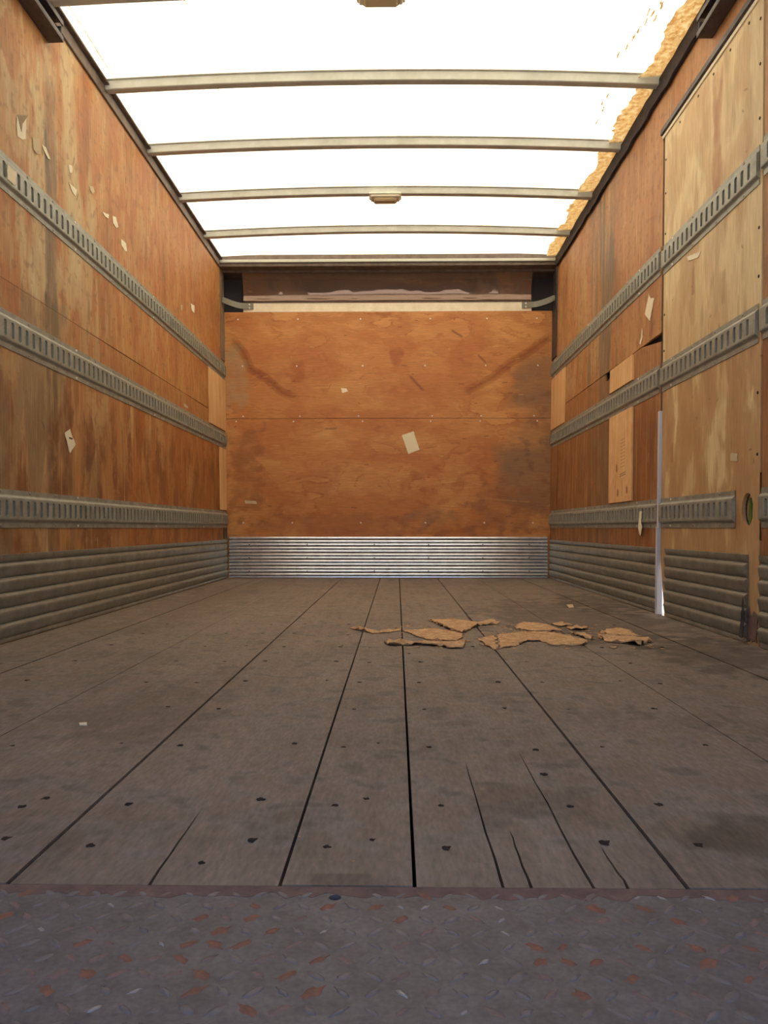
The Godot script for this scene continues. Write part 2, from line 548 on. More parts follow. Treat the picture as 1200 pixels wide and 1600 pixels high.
	layer(b, w, h, n1, 0.52, 0.68, rgb(176, 98, 42), 0.5)
	layer(b, w, h, n1, 0.2, 0.42, rgb(186, 112, 52), 0.4)
	layer(b, w, h, ed, 0.55, 0.75, rgb(160, 84, 36), 0.35, FX.call(-0.2), FX.call(1.3), FY.call(1.0), 1e6, 60.0)
	front.call(-1.4, -1.1, 1.85, 1.2, rgb(180, 138, 98), 0.9, 0.4, true)
	stain(b, w, h, FX.call(0.72), FY.call(1.9), FX.call(1.6), FY.call(0.25), rgb(140, 104, 72), 0.8, n1, 0.45, true)
	layer(b, w, h, ed, 0.55, 0.8, rgb(112, 80, 56), 0.4, FX.call(0.8), 1e6, FY.call(1.5), FY.call(0.6), 40.0)
	front.call(0.5, 1.2, 0.75, 0.32, rgb(150, 96, 58), 0.5, 0.8)
	front.call(-1.3, 0.4, 0.5, 0.3, rgb(150, 92, 56), 0.4, 0.9)
	front.call(-1.3, -1.0, 1.2, 0.4, rgb(138, 84, 46), 0.45, 0.8)
	front.call(0.05, 0.5, 0.56, 0.36, rgb(160, 118, 84), 0.5, 0.8, true)
	front.call(-0.86, -0.68, 1.7, 1.48, rgb(160, 82, 30), 0.6, 0.6, true)
	front.call(-0.06, 0.06, 1.8, 1.6, rgb(160, 82, 34), 0.6, 0.6, true)
	for pts in [[-1.26, 1.83, -1.17, 1.72, -1.12, 1.60, -0.99, 1.52, -0.88, 1.42, -0.78, 1.38], [1.16, 1.84, 1.0, 1.72, 0.86, 1.64, 0.72, 1.52, 0.52, 1.42]]:
		var way := []
		for q in range(0, pts.size(), 2):
			way.append(Vector2(FX.call(pts[q]), FY.call(pts[q + 1])))
		mark(b, w, h, way, 13.0, rgb(128, 72, 36), 0.016)
		mark(b, w, h, way, 4.5, rgb(104, 54, 28), 0.03)
	mark(b, w, h, [Vector2(FX.call(0.42), FY.call(1.89)), Vector2(FX.call(0.5), FY.call(1.84))], 4.5, rgb(90, 46, 26), 0.14)
	mark(b, w, h, [Vector2(FX.call(0.62), FY.call(1.70)), Vector2(FX.call(0.68), FY.call(1.64))], 4.2, rgb(100, 52, 28), 0.12)
	mark(b, w, h, [Vector2(FX.call(0.1), FY.call(1.54)), Vector2(FX.call(0.2), FY.call(1.43))], 5.5, rgb(110, 58, 34), 0.1)
	mark(b, w, h, [Vector2(FX.call(-0.55), FY.call(1.14)), Vector2(FX.call(-0.46), FY.call(1.14))], 4.0, rgb(84, 60, 44), 0.12)
	mark(b, w, h, [Vector2(FX.call(0.42), FY.call(0.62)), Vector2(FX.call(1.0), FY.call(0.58))], 2.5, rgb(190, 134, 80), 0.6)
	for i in 50:
		var p := Vector2(rng.randf() * w, rng.randf() * h)
		mark(b, w, h, [p, p + Vector2(rng.randf_range(2, 16), rng.randf_range(-2, 2))], 1.7, [rgb(110, 58, 30), rgb(112, 60, 36), rgb(216, 168, 110)][i % 3], 0.6)
	material("ply_front", Color.WHITE, 0.55, 0, as_texture(b, w, h))
	# floor boards: 2.5 m across, 5.3 m along, weathered grey brown with scuffs and spills
	w = 500
	h = 1060
	P = 200.0
	lg = noise_bytes(w, h, 51, 60, 5, 4)
	fi = noise_bytes(w, h, 52, 250, 60, 2)
	bl = noise_bytes(w, h, 53, 7, 13, 5)
	ed = noise_bytes(w, h, 54, 22, 42, 4)
	b = wood(w, h, lg, fi, bl, rgb(106, 91, 78), rgb(132, 114, 99), rgb(152, 133, 117), 0.35, 0.26, 0.5)
	n1 = noise_bytes(w, h, 55, 24, 50, 4)
	layer(b, w, h, n1, 0.38, 0.6, rgb(138, 130, 125), 0.4)
	layer(b, w, h, n1, 0.6, 0.8, rgb(84, 70, 60), 0.4)
	layer(b, w, h, ed, 0.62, 0.8, rgb(150, 134, 118), 0.35)
	var floor_stain := func(x0: float, x1: float, s0: float, s1: float, c: Color, al: float, eat := 0.7, oval := true) -> void:
		stain(b, w, h, (x0 + 1.3) * P, (s0 - 0.8) * P, (x1 + 1.3) * P, (s1 - 0.8) * P, c, al, ed, eat, oval)
	var wet := rgb(70, 57, 47)
	floor_stain.call(0.34, 0.62, 0.84, 1.06, wet, 0.6)
	floor_stain.call(0.72, 1.2, 2.0, 2.9, wet, 0.6, 0.9)
	floor_stain.call(0.3, 1.2, 2.4, 4.3, wet, 0.5, 1.0)
	floor_stain.call(0.8, 1.2, 3.4, 4.6, wet, 0.6, 0.9)
	floor_stain.call(-0.7, -0.3, 1.4, 1.9, rgb(104, 86, 72), 0.5, 0.9)
	floor_stain.call(0.05, 0.3, 1.0, 1.2, wet, 0.35, 0.9)
	floor_stain.call(-0.35, 0.05, 1.3, 1.6, rgb(138, 120, 104), 0.4, 0.9)
	floor_stain.call(-0.1, 0.02, 0.82, 0.88, rgb(86, 68, 58), 0.5, 0.9)
	floor_stain.call(-1.3, -0.8, 2.5, 5.5, rgb(106, 86, 66), 0.5, 0.9)
	for i in 70:
		var x := rng.randf_range(-1.3, 1.15)
		var s := rng.randf_range(0.84, 5.5)
		floor_stain.call(x, x + rng.randf_range(0.02, 0.09), s, s + rng.randf_range(0.02, 0.14), [wet, rgb(148, 132, 116), rgb(86, 70, 58)][i % 3], rng.randf_range(0.2, 0.45), 0.8)
	for i in 90:
		var p := Vector2(rng.randf() * w, rng.randf() * h)
		mark(b, w, h, [p, p + Vector2(rng.randf_range(-6, 6), rng.randf_range(-1, 1))], 0.9, rgb(168, 152, 136), 0.4)
	material("floor_board", Color.WHITE, 0.72, 0, as_texture(b, w, h))
	# steel with dirt and rust
	material("tread_steel", Color.WHITE, 0.62, 0.15, mottled(512, 61, rgb(100, 92, 90), rgb(122, 114, 112), 10, 70), 1.6)
	material("lug_grey", Color.WHITE, 0.55, 0.2, mottled(128, 63, rgb(100, 92, 91), rgb(122, 114, 114), 6, 30), 6.0)
	material("lug_rust", Color.WHITE, 0.85, 0.0, mottled(128, 65, rgb(116, 80, 64), rgb(142, 94, 70), 6, 30), 9.0)
	material("lug_brown", Color.WHITE, 0.8, 0.0, mottled(128, 66, rgb(112, 94, 88), rgb(134, 106, 94), 6, 30), 9.0)
	material("lug_worn", rgb(150, 144, 140), 0.5, 0.4)
	material("rust_edge", Color.WHITE, 0.9, 0.0, mottled(256, 67, rgb(98, 78, 70), rgb(122, 96, 84), 8, 50), 3.0)
	material("track_metal", Color.WHITE, 0.5, 0.35, mottled(512, 71, rgb(132, 131, 119), rgb(162, 161, 148), 9, 60), 1.5)
	material("liner_metal", Color.WHITE, 0.42, 0.3, mottled(512, 73, rgb(114, 109, 95), rgb(148, 143, 129), 8, 40), 1.2)
	material("bright_liner", Color.WHITE, 0.22, 0.85, mottled(512, 75, rgb(190, 192, 196), rgb(222, 224, 228), 10, 60), 1.3)
	material("aluminium", rgb(196, 198, 204), 0.3, 0.85)
	material("jamb_paint", rgb(206, 210, 220), 0.35, 0.3)
	material("rivet_metal", rgb(150, 144, 132), 0.4, 0.6)
	material("rivet_bright", rgb(226, 224, 216), 0.3, 0.6)
	material("dark_metal", Color.WHITE, 0.5, 0.3, mottled(256, 77, rgb(62, 54, 54), rgb(84, 76, 76), 8, 40), 2.0)
	material("top_rail", Color.WHITE, 0.6, 0.2, mottled(256, 79, rgb(98, 84, 74), rgb(124, 108, 96), 8, 40), 2.0)
	material("blackish", Color.WHITE, 0.95, 0.0, mottled(256, 81, rgb(46, 40, 42), rgb(70, 62, 62), 8, 60), 2.0)
	material("skin", rgb(120, 116, 112), 0.6, 0.3)
	material("void", rgb(58, 54, 58), 0.8)
	material("subfloor", rgb(24, 20, 17), 0.95).metallic_specular = 0.1
	material("screw_head", rgb(58, 49, 43), 0.9, 0.0).metallic_specular = 0.15
	material("bow_paint", Color.WHITE, 0.6, 0.1, mottled(256, 83, rgb(182, 181, 168), rgb(200, 199, 188), 6, 30), 1.0)
	material("cream_paint", Color.WHITE, 0.6, 0.0, mottled(256, 85, rgb(222, 208, 178), rgb(240, 228, 202), 6, 50), 2.0)
	material("strap_metal", rgb(128, 126, 112), 0.5, 0.3)
	material("card", rgb(226, 212, 180), 0.8)
	material("paper", rgb(232, 220, 190), 0.85)
	material("paper_dull", rgb(196, 176, 140), 0.85)
	material("paper_inside", rgb(150, 128, 100), 0.85)
	material("ink", rgb(70, 60, 50), 0.9)
	material("lamp_body", rgb(226, 218, 196), 0.5)
	material("asphalt", Color.WHITE, 0.9, 0.0, mottled(256, 87, rgb(150, 148, 146), rgb(180, 178, 176), 6, 60), 0.6)
	material("roll_door", rgb(206, 204, 196), 0.6)
	material("lining", Color.WHITE, 0.75, 0.0, mottled(256, 89, rgb(122, 104, 88), rgb(146, 122, 100), 5, 40), 1.5)
	# new boards
	w = 160
	h = 320
	lg = noise_bytes(w, h, 91, 18, 1.2, 3)
	fi = noise_bytes(w, h, 92, 70, 8, 2)
	bl = noise_bytes(w, h, 93, 3, 4, 3)
	b = wood(w, h, lg, fi, bl, rgb(196, 144, 92), rgb(216, 168, 114), rgb(232, 190, 138), 0.5, 0.3, 0.35)
	var grain := b.duplicate()
	for k in 3:
		mark(b, w, h, [Vector2([60, 70, 132][k], [186, 276, 270][k]), Vector2([62, 70, 133][k], [208, 296, 290][k])], 6.0, rgb(150, 92, 52), 0.8)
	mark(b, w, h, [Vector2(82, 222), Vector2(124, 216)], 1.8, rgb(90, 60, 44), 0.8)
	mark(b, w, h, [Vector2(82, 229), Vector2(124, 223)], 1.8, rgb(90, 60, 44), 0.8)
	for k in 9:
		mark(b, w, h, [Vector2(88, 100 + k * 12), Vector2(118, 97 + k * 12)], 1.6, rgb(120, 86, 58), 0.5)
	mark(b, w, h, [Vector2(98, 238), Vector2(97, 300)], 1.2, rgb(110, 70, 44), 0.8)
	material("new_board", Color.WHITE, 0.7, 0, as_texture(b, w, h))
	material("pale_board", Color.WHITE, 0.7, 0, as_texture(grain, w, h))
	material("flake", Color.WHITE, 0.9, 0, mottled(256, 95, rgb(196, 150, 104), rgb(240, 198, 150), 14, 60, 1.2), 1.6)
	# roof: white glass-fibre sheet that lets daylight through
	var roof := material("roof_sheet", rgb(252, 248, 238), 0.6)
	roof.backlight_enabled = true
	roof.backlight = Color(1.0, 0.99, 0.955)
	var old := material("roof_flake", Color.WHITE, 0.9, 0, mottled(256, 97, rgb(226, 204, 166), rgb(255, 254, 246), 12, 44, 1.5), 2.2)
	old.backlight_enabled = true
	old.backlight = Color(1.0, 0.97, 0.91)
	grain_over(M.ply_left, 131, 70, 6, 226, 1.3)
	grain_over(M.ply_right, 133, 70, 6, 226, 1.3)
	grain_over(M.ply_door, 135, 70, 7, 230, 1.3)
	grain_over(M.ply_front, 137, 7, 70, 230, 1.3)
	grain_over(M.floor_board, 139, 60, 14, 216, 2.2)
	grain_over(M.tread_steel, 141, 50, 50, 224, 2.5)
	grain_over(M.flake, 143, 44, 44, 188, 2.5)
	# clear vinyl over the recess in the front wall
	var vinyl := material("vinyl", Color(0.52, 0.42, 0.36, 0.5), 0.06, 0.5)
	vinyl.transparency = BaseMaterial3D.TRANSPARENCY_ALPHA

# fine grain multiplied over a coarser colour picture; long = fibres run along v
func grain_over(m: StandardMaterial3D, sd: int, across: float, along: float, low: int, scale: float) -> void:
	var n := 512
	var a := noise_bytes(n, n, sd, across, along, 4)
	var c := noise_bytes(n, n, sd + 1, across * 0.4, along * 0.6, 3)
	m.detail_enabled = true
	m.detail_albedo = as_texture(wood(n, n, a, c, a, rgb(low, low, low), rgb((low + 255) / 2, (low + 254) / 2, (low + 252) / 2), rgb(255, 255, 255), 0.7, 0.5, 0.3), n, n)
	m.detail_blend_mode = BaseMaterial3D.BLEND_MODE_MUL
	m.detail_uv_layer = BaseMaterial3D.DETAIL_UV_2
	m.uv2_triplanar = true
	m.uv2_world_triplanar = true
	m.uv2_scale = Vector3.ONE * scale

# ------------------------------------------------------------------ floor
const SEAMS := [-1.33, -1.04, -0.727, -0.418, -0.125, 0.019, 0.308, 0.605, 0.932, 1.2]

func build_floor() -> void:
	var f: Node3D = structure(root("floor"))
	var mb := MB.new()
	mb.box(Vector3(-1.36, -0.06, -6.12), Vector3(1.22, -0.034, -0.5))
	show_mesh("subfloor", mb.commit(), M.subfloor, f)
	# splits that run in from the ends of the boards: x, then pairs of s and half width
	var splits := {3: [[-0.265, 1.075]], 5: [[0.113, 1.31], [0.143, 1.01], [0.209, 1.36], [0.245, 0.96]]}
	var lie := Transform3D(Basis(Vector3(1, 0, 0), Vector3(0, 0, -1), Vector3(0, 1, 0)), Vector3.ZERO)   # x, s, up
	for i in SEAMS.size() - 1:
		var x0: float = SEAMS[i] + 0.0022
		var x1: float = SEAMS[i + 1] - 0.0022
		var p := PackedVector2Array()
		p.append(Vector2(x0, 0.847))
		for c in splits.get(i, []):
			var k := 6
			var r := RandomNumberGenerator.new()
			r.seed = int(c[0] * 1000)
			var way := []
			for j in k:
				way.append(Vector2(c[0] + r.randf_range(-0.0018, 0.0018), lerpf(0.847, c[1], (j + 1.0) / k)))
			p.append(Vector2(c[0] - 0.0018, 0.847))
			for j in k - 1:
				p.append(way[j] - Vector2(lerpf(0.0015, 0.0005, float(j) / k), 0))
			p.append(way[k - 1])
			for j in range(k - 2, -1, -1):
				p.append(way[j] + Vector2(lerpf(0.0015, 0.0005, float(j) / k), 0))
			p.append(Vector2(c[0] + 0.0018, 0.847))
		p.append(Vector2(x1, 0.847))
		p.append(Vector2(x1, 6.03))
		p.append(Vector2(x0, 6.03))
		mb = MB.new()
		mb.prism(p, -0.032, -0.0012 if i % 2 else 0.0)
		show_mesh("floor_board", mb.commit([0, 0.4, 0.52, 1, 1.0 / 5.3, -0.8 / 5.3]), M.floor_board, f, lie)
	# screws
	mb = MB.new()
	var heads := []
	for k in 4:
		mb = MB.new()
		mb.dome(Vector3.ZERO, 0.0066, 0.0066, 0.0008, 10, 0.0, 1.0 + k)
		heads.append(mb.commit())
	var at := [-0.480, 0.967, -0.495, 1.111, -0.513, 1.077, -0.369, 0.949, -0.371, 1.090, -0.380, 1.385, -0.376, 1.664, -0.182, 1.400, -0.175, 1.975, -0.093, 1.377, -0.033, 1.403, -0.192, 1.113, -0.177, 0.968, -0.085, 1.089, -0.043, 1.116, -0.084, 0.948, -0.030, 0.970, -0.673, 1.376, -0.488, 1.680, -0.223, 0.902, -0.092, 1.952, -0.090, 1.663, -0.078, 2.239, -0.174, 2.259, -0.177, 2.567, -0.488, 1.395, 0.037, 2.401, 0.067, 2.252, 0.055, 1.954, 0.058, 1.666, 0.056, 1.380, 0.060, 1.092, 0.059, 0.948, 0.251, 1.965, 0.228, 1.680, 0.370, 2.257, 0.361, 1.670, 0.359, 1.959, 0.228, 1.232, 0.237, 1.092, 0.252, 0.967, 0.556, 1.979, 0.561, 2.282, 0.542, 1.679, 0.646, 1.948, 0.542, 1.400, 0.361, 1.099, 0.357, 1.385, 0.363, 0.961, 0.239, 1.367, 0.659, 2.241]
	for i in range(0, at.size(), 2):
		var k := 0.55 + 0.55 * fposmod(at[i] * 91.7 + at[i + 1] * 37.1, 1.0)
		show_mesh("screw", heads[(i / 2) % 4], M.screw_head, f, Transform3D(lie.basis.scaled_local(Vector3(k, k * 1.1, 1)), Vector3(at[i], -0.0004, -at[i + 1])))
	for row in 5:
		for x in [-0.92, -0.63, -0.49, -0.37, -0.18, -0.09, 0.06, 0.24, 0.36, 0.55, 0.66, 0.85]:
			if x < -0.25 or row > 1:
				show_mesh("screw", heads[row % 4], M.screw_head, f, Transform3D(lie.basis, Vector3(x + rng.randf_range(-0.012, 0.012), -0.0004, -(1.95 + row * 0.295 + rng.randf_range(-0.02, 0.02)))))

# ------------------------------------------------------------------ walls
func skin(parent: Node, called: String, x0: float, x1: float, h0: float, h1: float) -> void:
	var mb := MB.new()
	mb.box(Vector3(x0, h0, -0.055), Vector3(x1, h1, -0.045))
	show_mesh(called, mb.commit(), M.skin, parent)

func panel(parent: Node, p: PackedVector2Array, m: Material, map: Array, called := "panel") -> void:
	var mb := MB.new()
	mb.prism(p, -0.012, 0.0)
	show_mesh(called, mb.commit(map), m, parent)

func build_walls() -> void:
	var l: Node3D = structure(root("wall_left", TL))
	var ml := [0, 1.0 / 3.7, -2.4 / 3.7, 1, -1.0 / 2.45, 1.0]
	skin(l, "outer_skin", 0.5, 6.12, -0.06, 2.43)
	panel(l, ragged(outline([0.6, 1.2175, 5.985, 1.2175, 5.985, 2.40, 0.6, 2.40]), 0.5, 0.0015, 3), M.ply_left, ml)
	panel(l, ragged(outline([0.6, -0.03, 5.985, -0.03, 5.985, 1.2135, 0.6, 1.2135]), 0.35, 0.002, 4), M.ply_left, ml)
	var mb := MB.new()
	mb.box(Vector3(0.6, -0.05, -0.044), Vector3(0.64, 2.4, -0.0125))
	show_mesh("stud", mb.commit(), M.skin, l)
	var r: Node3D = structure(root("wall_right", TR))
	var mr := [0, -1.0 / 3.7, -2.4 / 3.7, 1, -1.0 / 2.45, 1.0]
	skin(r, "outer_skin", -6.12, -3.86, -0.06, 2.43)
	skin(r, "outer_skin", -3.86, -3.436, 0.21, 2.43)
	skin(r, "outer_skin", -3.436, -0.5, -0.06, 2.43)
	# far of the door; the lower sheet has lost a splinter along its top edge
	panel(r, outline([-5.985, 1.252, -3.512, 1.252, -3.512, 2.40, -5.985, 2.40]), M.ply_right, mr)
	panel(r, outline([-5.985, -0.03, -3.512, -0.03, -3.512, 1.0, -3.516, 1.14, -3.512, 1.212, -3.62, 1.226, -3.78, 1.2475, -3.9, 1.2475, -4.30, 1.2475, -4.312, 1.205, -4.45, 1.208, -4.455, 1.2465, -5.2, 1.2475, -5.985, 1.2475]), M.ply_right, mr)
	# over the door and near of it
	panel(r, outline([-3.508, 2.165, -0.6, 2.165, -0.6, 2.40, -3.508, 2.40]), M.ply_right, mr)
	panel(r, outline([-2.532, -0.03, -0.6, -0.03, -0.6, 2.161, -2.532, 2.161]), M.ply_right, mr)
	mb = MB.new()
	mb.box(Vector3(-0.64, -0.05, -0.044), Vector3(-0.6, 2.4, -0.0125))
	show_mesh("stud", mb.commit(), M.skin, r)
	mb = MB.new()
	mb.box(Vector3(-3.9, 0.2105, -0.0445), Vector3(-3.514, 0.222, -0.0125))
	show_mesh("stud", mb.commit(), M.skin, r)
	mb = MB.new()
	mb.box(Vector3(-3.9, -0.05, -0.0445), Vector3(-3.88, 0.21, -0.0125))
	show_mesh("stud", mb.commit(), M.skin, r)
	# top rails
	mb = MB.new()
	mb.box(Vector3(0.6, 2.338, 0.0005), Vector3(5.84, 2.405, 0.010), 0.002)
	mb.box(Vector3(0.6, 2.393, 0.0095), Vector3(5.84, 2.404, 0.03), 0.002)
	var t := show_mesh("trim_1", mb.commit(), M.top_rail, null, TL)
	structure(t)
	mb = MB.new()
	mb.box(Vector3(-5.84, 2.325, 0.0005), Vector3(-0.6, 2.405, 0.010), 0.002)
	t = show_mesh("trim_2", mb.commit(), M.blackish, null, TR)
	structure(t)
	# ragged dark strip along the right top rail
	var p := PackedVector2Array()
	var fr := RandomNumberGenerator.new()
	fr.seed = 5
	for i in 41:
		var s := 2.9 + i * (5.82 - 2.9) / 40.0
		p.append(Vector2(-s, 2.318 + fr.randf_range(-0.008, 0.008)))
	for i in 41:
		var s := 5.82 - i * (5.82 - 2.9) / 40.0
		p.append(Vector2(-s, 2.396 + fr.randf_range(-0.004, 0.004)))
	mb = MB.new()
	mb.prism(p, 0.0105, 0.02)
	tag(show_mesh("dark_strip", mb.commit(), M.blackish, null, TR), "ragged dark strip along the top of the right wall", "felt strip")

# ------------------------------------------------------------------ front wall with its recess
func build_front() -> void:
	var T := Transform3D(Basis(), Vector3(0, 0, -6.0))   # x, y, z = towards the rear
	var f: Node3D = structure(root("wall_front", T))
	var mb := MB.new()
	mb.box(Vector3(-1.42, -0.06, -0.13), Vector3(1.3, 2.43, -0.12))
	show_mesh("outer_skin", mb.commit(), M.void, f)
	var map := [0, 1.0 / 2.5, 1.32 / 2.5, 1, -1.0 / 1.76, 2.04 / 1.76]
	mb = MB.new()
	mb.prism(ragged(outline([-1.322, 1.2185, 1.18, 1.2185, 1.19, 2.036, -1.326, 2.036]), 0.4, 0.0008, 8), 0.0, 0.012)
	show_mesh("panel", mb.commit(map), M.ply_front, f)
	mb = MB.new()
	mb.prism(outline([-1.31, 0.0, 1.17, 0.0, 1.178, 1.2155, -1.32, 1.2155]), 0.0, 0.012)
	show_mesh("panel", mb.commit(map), M.ply_front, f)
	mb = MB.new()
	mb.dome(Vector3.ZERO, 0.006, 0.006, 0.002, 8)
	var head := mb.commit()
	for x in [-1.2, -0.77, -0.28, 0.24, 0.66, 1.05]:
		for y in [1.98, 1.62, 1.235, 1.195, 0.42]:
			show_mesh("screw", head, M.rivet_bright, f, Transform3D(Basis(), Vector3(x + rng.randf_range(-0.03, 0.03), y, 0.0118)))
	# cavity behind the vinyl
	mb = MB.new()
	mb.box(Vector3(-1.40, 2.02, -0.118), Vector3(1.27, 2.034, -0.002))
	show_mesh("ledge", mb.commit(), M.void, f)
	# header at the front edge of the roof
	mb = MB.new()
	mb.box(Vector3(-1.36, 2.366, 0.156), Vector3(1.225, 2.388, 0.172), 0.003)
	structure(show_mesh("trim_3", mb.commit(), M.bow_paint, null, T))
	mb = MB.new()
	mb.box(Vector3(-1.36, 2.34, 0.062), Vector3(1.225, 2.43, 0.155), 0.004)
	mb.box(Vector3(-1.36, 2.325, -0.118), Vector3(1.225, 2.43, 0.0615), 0.0)
	structure(show_mesh("trim_4", mb.commit(), M.top_rail, null, T))
	# cream board
	mb = MB.new()
	mb.box(Vector3(-1.18, 2.0385, -0.016), Vector3(1.03, 2.108, 0.0), 0.002)
	tag(show_mesh("painted_board", mb.commit(), M.cream_paint, null, T), "long narrow cream painted board above the front plywood wall", "board")
	# vinyl sheet: hangs back from the header, then rolls forward onto the board
	var path := [[2.322, 0.058], [2.31, 0.050], [2.28, 0.032], [2.25, 0.016], [2.22, 0.003], [2.19, -0.008], [2.175, -0.0115], [2.165, -0.0118], [2.155, -0.009], [2.145, -0.0065], [2.137, -0.0075], [2.125, -0.004], [2.1125, 0.004], [2.1085, 0.004]]
	var rows := []
	var nrm := []
	var nz := FastNoiseLite.new()
	nz.seed = 3
	nz.frequency = 3.0
	for i in path.size():
		var row := []
		var nn := []
		var a: Array = path[maxi(i - 1, 0)]
		var b: Array = path[mini(i + 1, path.size() - 1)]
		var d := Vector3(0, -(b[1] - a[1]), b[0] - a[0]).normalized()
		d = -d if d.z < 0 else d
		for j in 61:
			var x := lerpf(-1.18, 1.03, j / 60.0)
			var sag := nz.get_noise_2d(x, path[i][0] * 2.0) * 0.006 * (1.0 if i < 8 else 0.0)
			row.append(Vector3(x, path[i][0], path[i][1] + sag))
			var slope := (nz.get_noise_2d(x + 0.02, path[i][0] * 2.0) - nz.get_noise_2d(x - 0.02, path[i][0] * 2.0)) * 0.006 / 0.04
			nn.append((d + Vector3(-slope, nz.get_noise_2d(x * 1.3 + 9.0, 4.0) * 0.12, 0)).normalized())
		rows.append(row)
		nrm.append(nn)
	mb = MB.new()
	mb.sheet(rows, nrm)
	tag(show_mesh("vinyl_sheet", mb.commit(), M.vinyl, null, T), "glossy brownish clear vinyl sheet covering the recess under the roof", "sheet")
	# curved straps
	for side in [-1.0, 1.0]:
		var x_board: float = -1.10 if side < 0 else 0.955
		var x_wall: float = -1.318 if side < 0 else 1.182
		mb = MB.new()
		var rr := []
		for i in 13:
			var u := i / 12.0
			var x := lerpf(x_board, x_wall, u)
			var z := 0.008 + 0.115 * pow(maxf(0.0, (u - 0.35) / 0.65), 1.8)
			var y := 2.082 + 0.022 * pow(u, 2.0)
			rr.append(Vector3(x, y, z))
		for i in 12:
			var a: Vector3 = rr[i]
			var b: Vector3 = rr[i + 1]
			var up := Vector3(0, 0.022, 0)
			var e := (b - a).normalized()
			var o: Vector3 = Vector3(0, 1, 0).cross(e)
			o = o if o.z > 0 else -o
			var th: Vector3 = o * 0.003
			mb.quad(a - up + th, b - up + th, b + up + th, a + up + th, o)
			mb.quad(a - up - th, b - up - th, b + up - th, a + up - th, -o)
			mb.quad(a + up - th, b + up - th, b + up + th, a + up + th, Vector3.UP)
			mb.quad(a - up - th, b - up - th, b - up + th, a - up + th, Vector3.DOWN)
		var st: Node3D = root("curved_strap", T)
		show_mesh("band", mb.commit(), M.strap_metal, st)
		mb = MB.new()
		mb.dome(Vector3.ZERO, 0.007, 0.007, 0.004, 8)
		var hd := mb.commit()
		for y in [2.068, 2.095]:
			show_mesh("rivet", hd, M.rivet_bright, st, Transform3D(Basis(), Vector3(x_board - side * -0.03, y, 0.0112)))
		tag(st, "grey bent metal strap joining the cream board to the %s wall" % ["left" if side < 0 else "right"], "strap")
	# corner posts
	mb = MB.new()
	mb.box(Vector3(5.86, 1.652, 0.0008), Vector3(5.986, 2.335, 0.006), 0.002)
	structure(show_mesh("trim_5", mb.commit(), M.lining, null, TL))
	mb = MB.new()
	mb.box(Vector3(-5.986, 1.652, 0.0008), Vector3(-5.82, 2.316, 0.008), 0.002)
	structure(show_mesh("trim_6", mb.commit(), M.dark_metal, null, TR))
	mb = MB.new()
	mb.box(Vector3(5.88, 0.30, 0.0008), Vector3(5.986, 0.384, 0.006), 0.001)
	structure(show_mesh("trim_7", mb.commit(), M.dark_metal, null, TL))
	mb = MB.new()
	mb.box(Vector3(-5.986, 0.51, 0.0008), Vector3(-5.74, 0.985, 0.005), 0.001)
	structure(show_mesh("trim_8", mb.commit([0, 0.9, 0, 1, -0.5, 0]), M.ply_right, null, TR))

# ------------------------------------------------------------------ roof
const BOWS := [2.935, 3.54, 4.145, 4.75, 5.36]

func crown(x: float) -> float:
	var u := (x - ROOF_L) / (ROOF_R - ROOF_L) * 2.0 - 1.0
	return 0.033 * (1.0 - u * u)

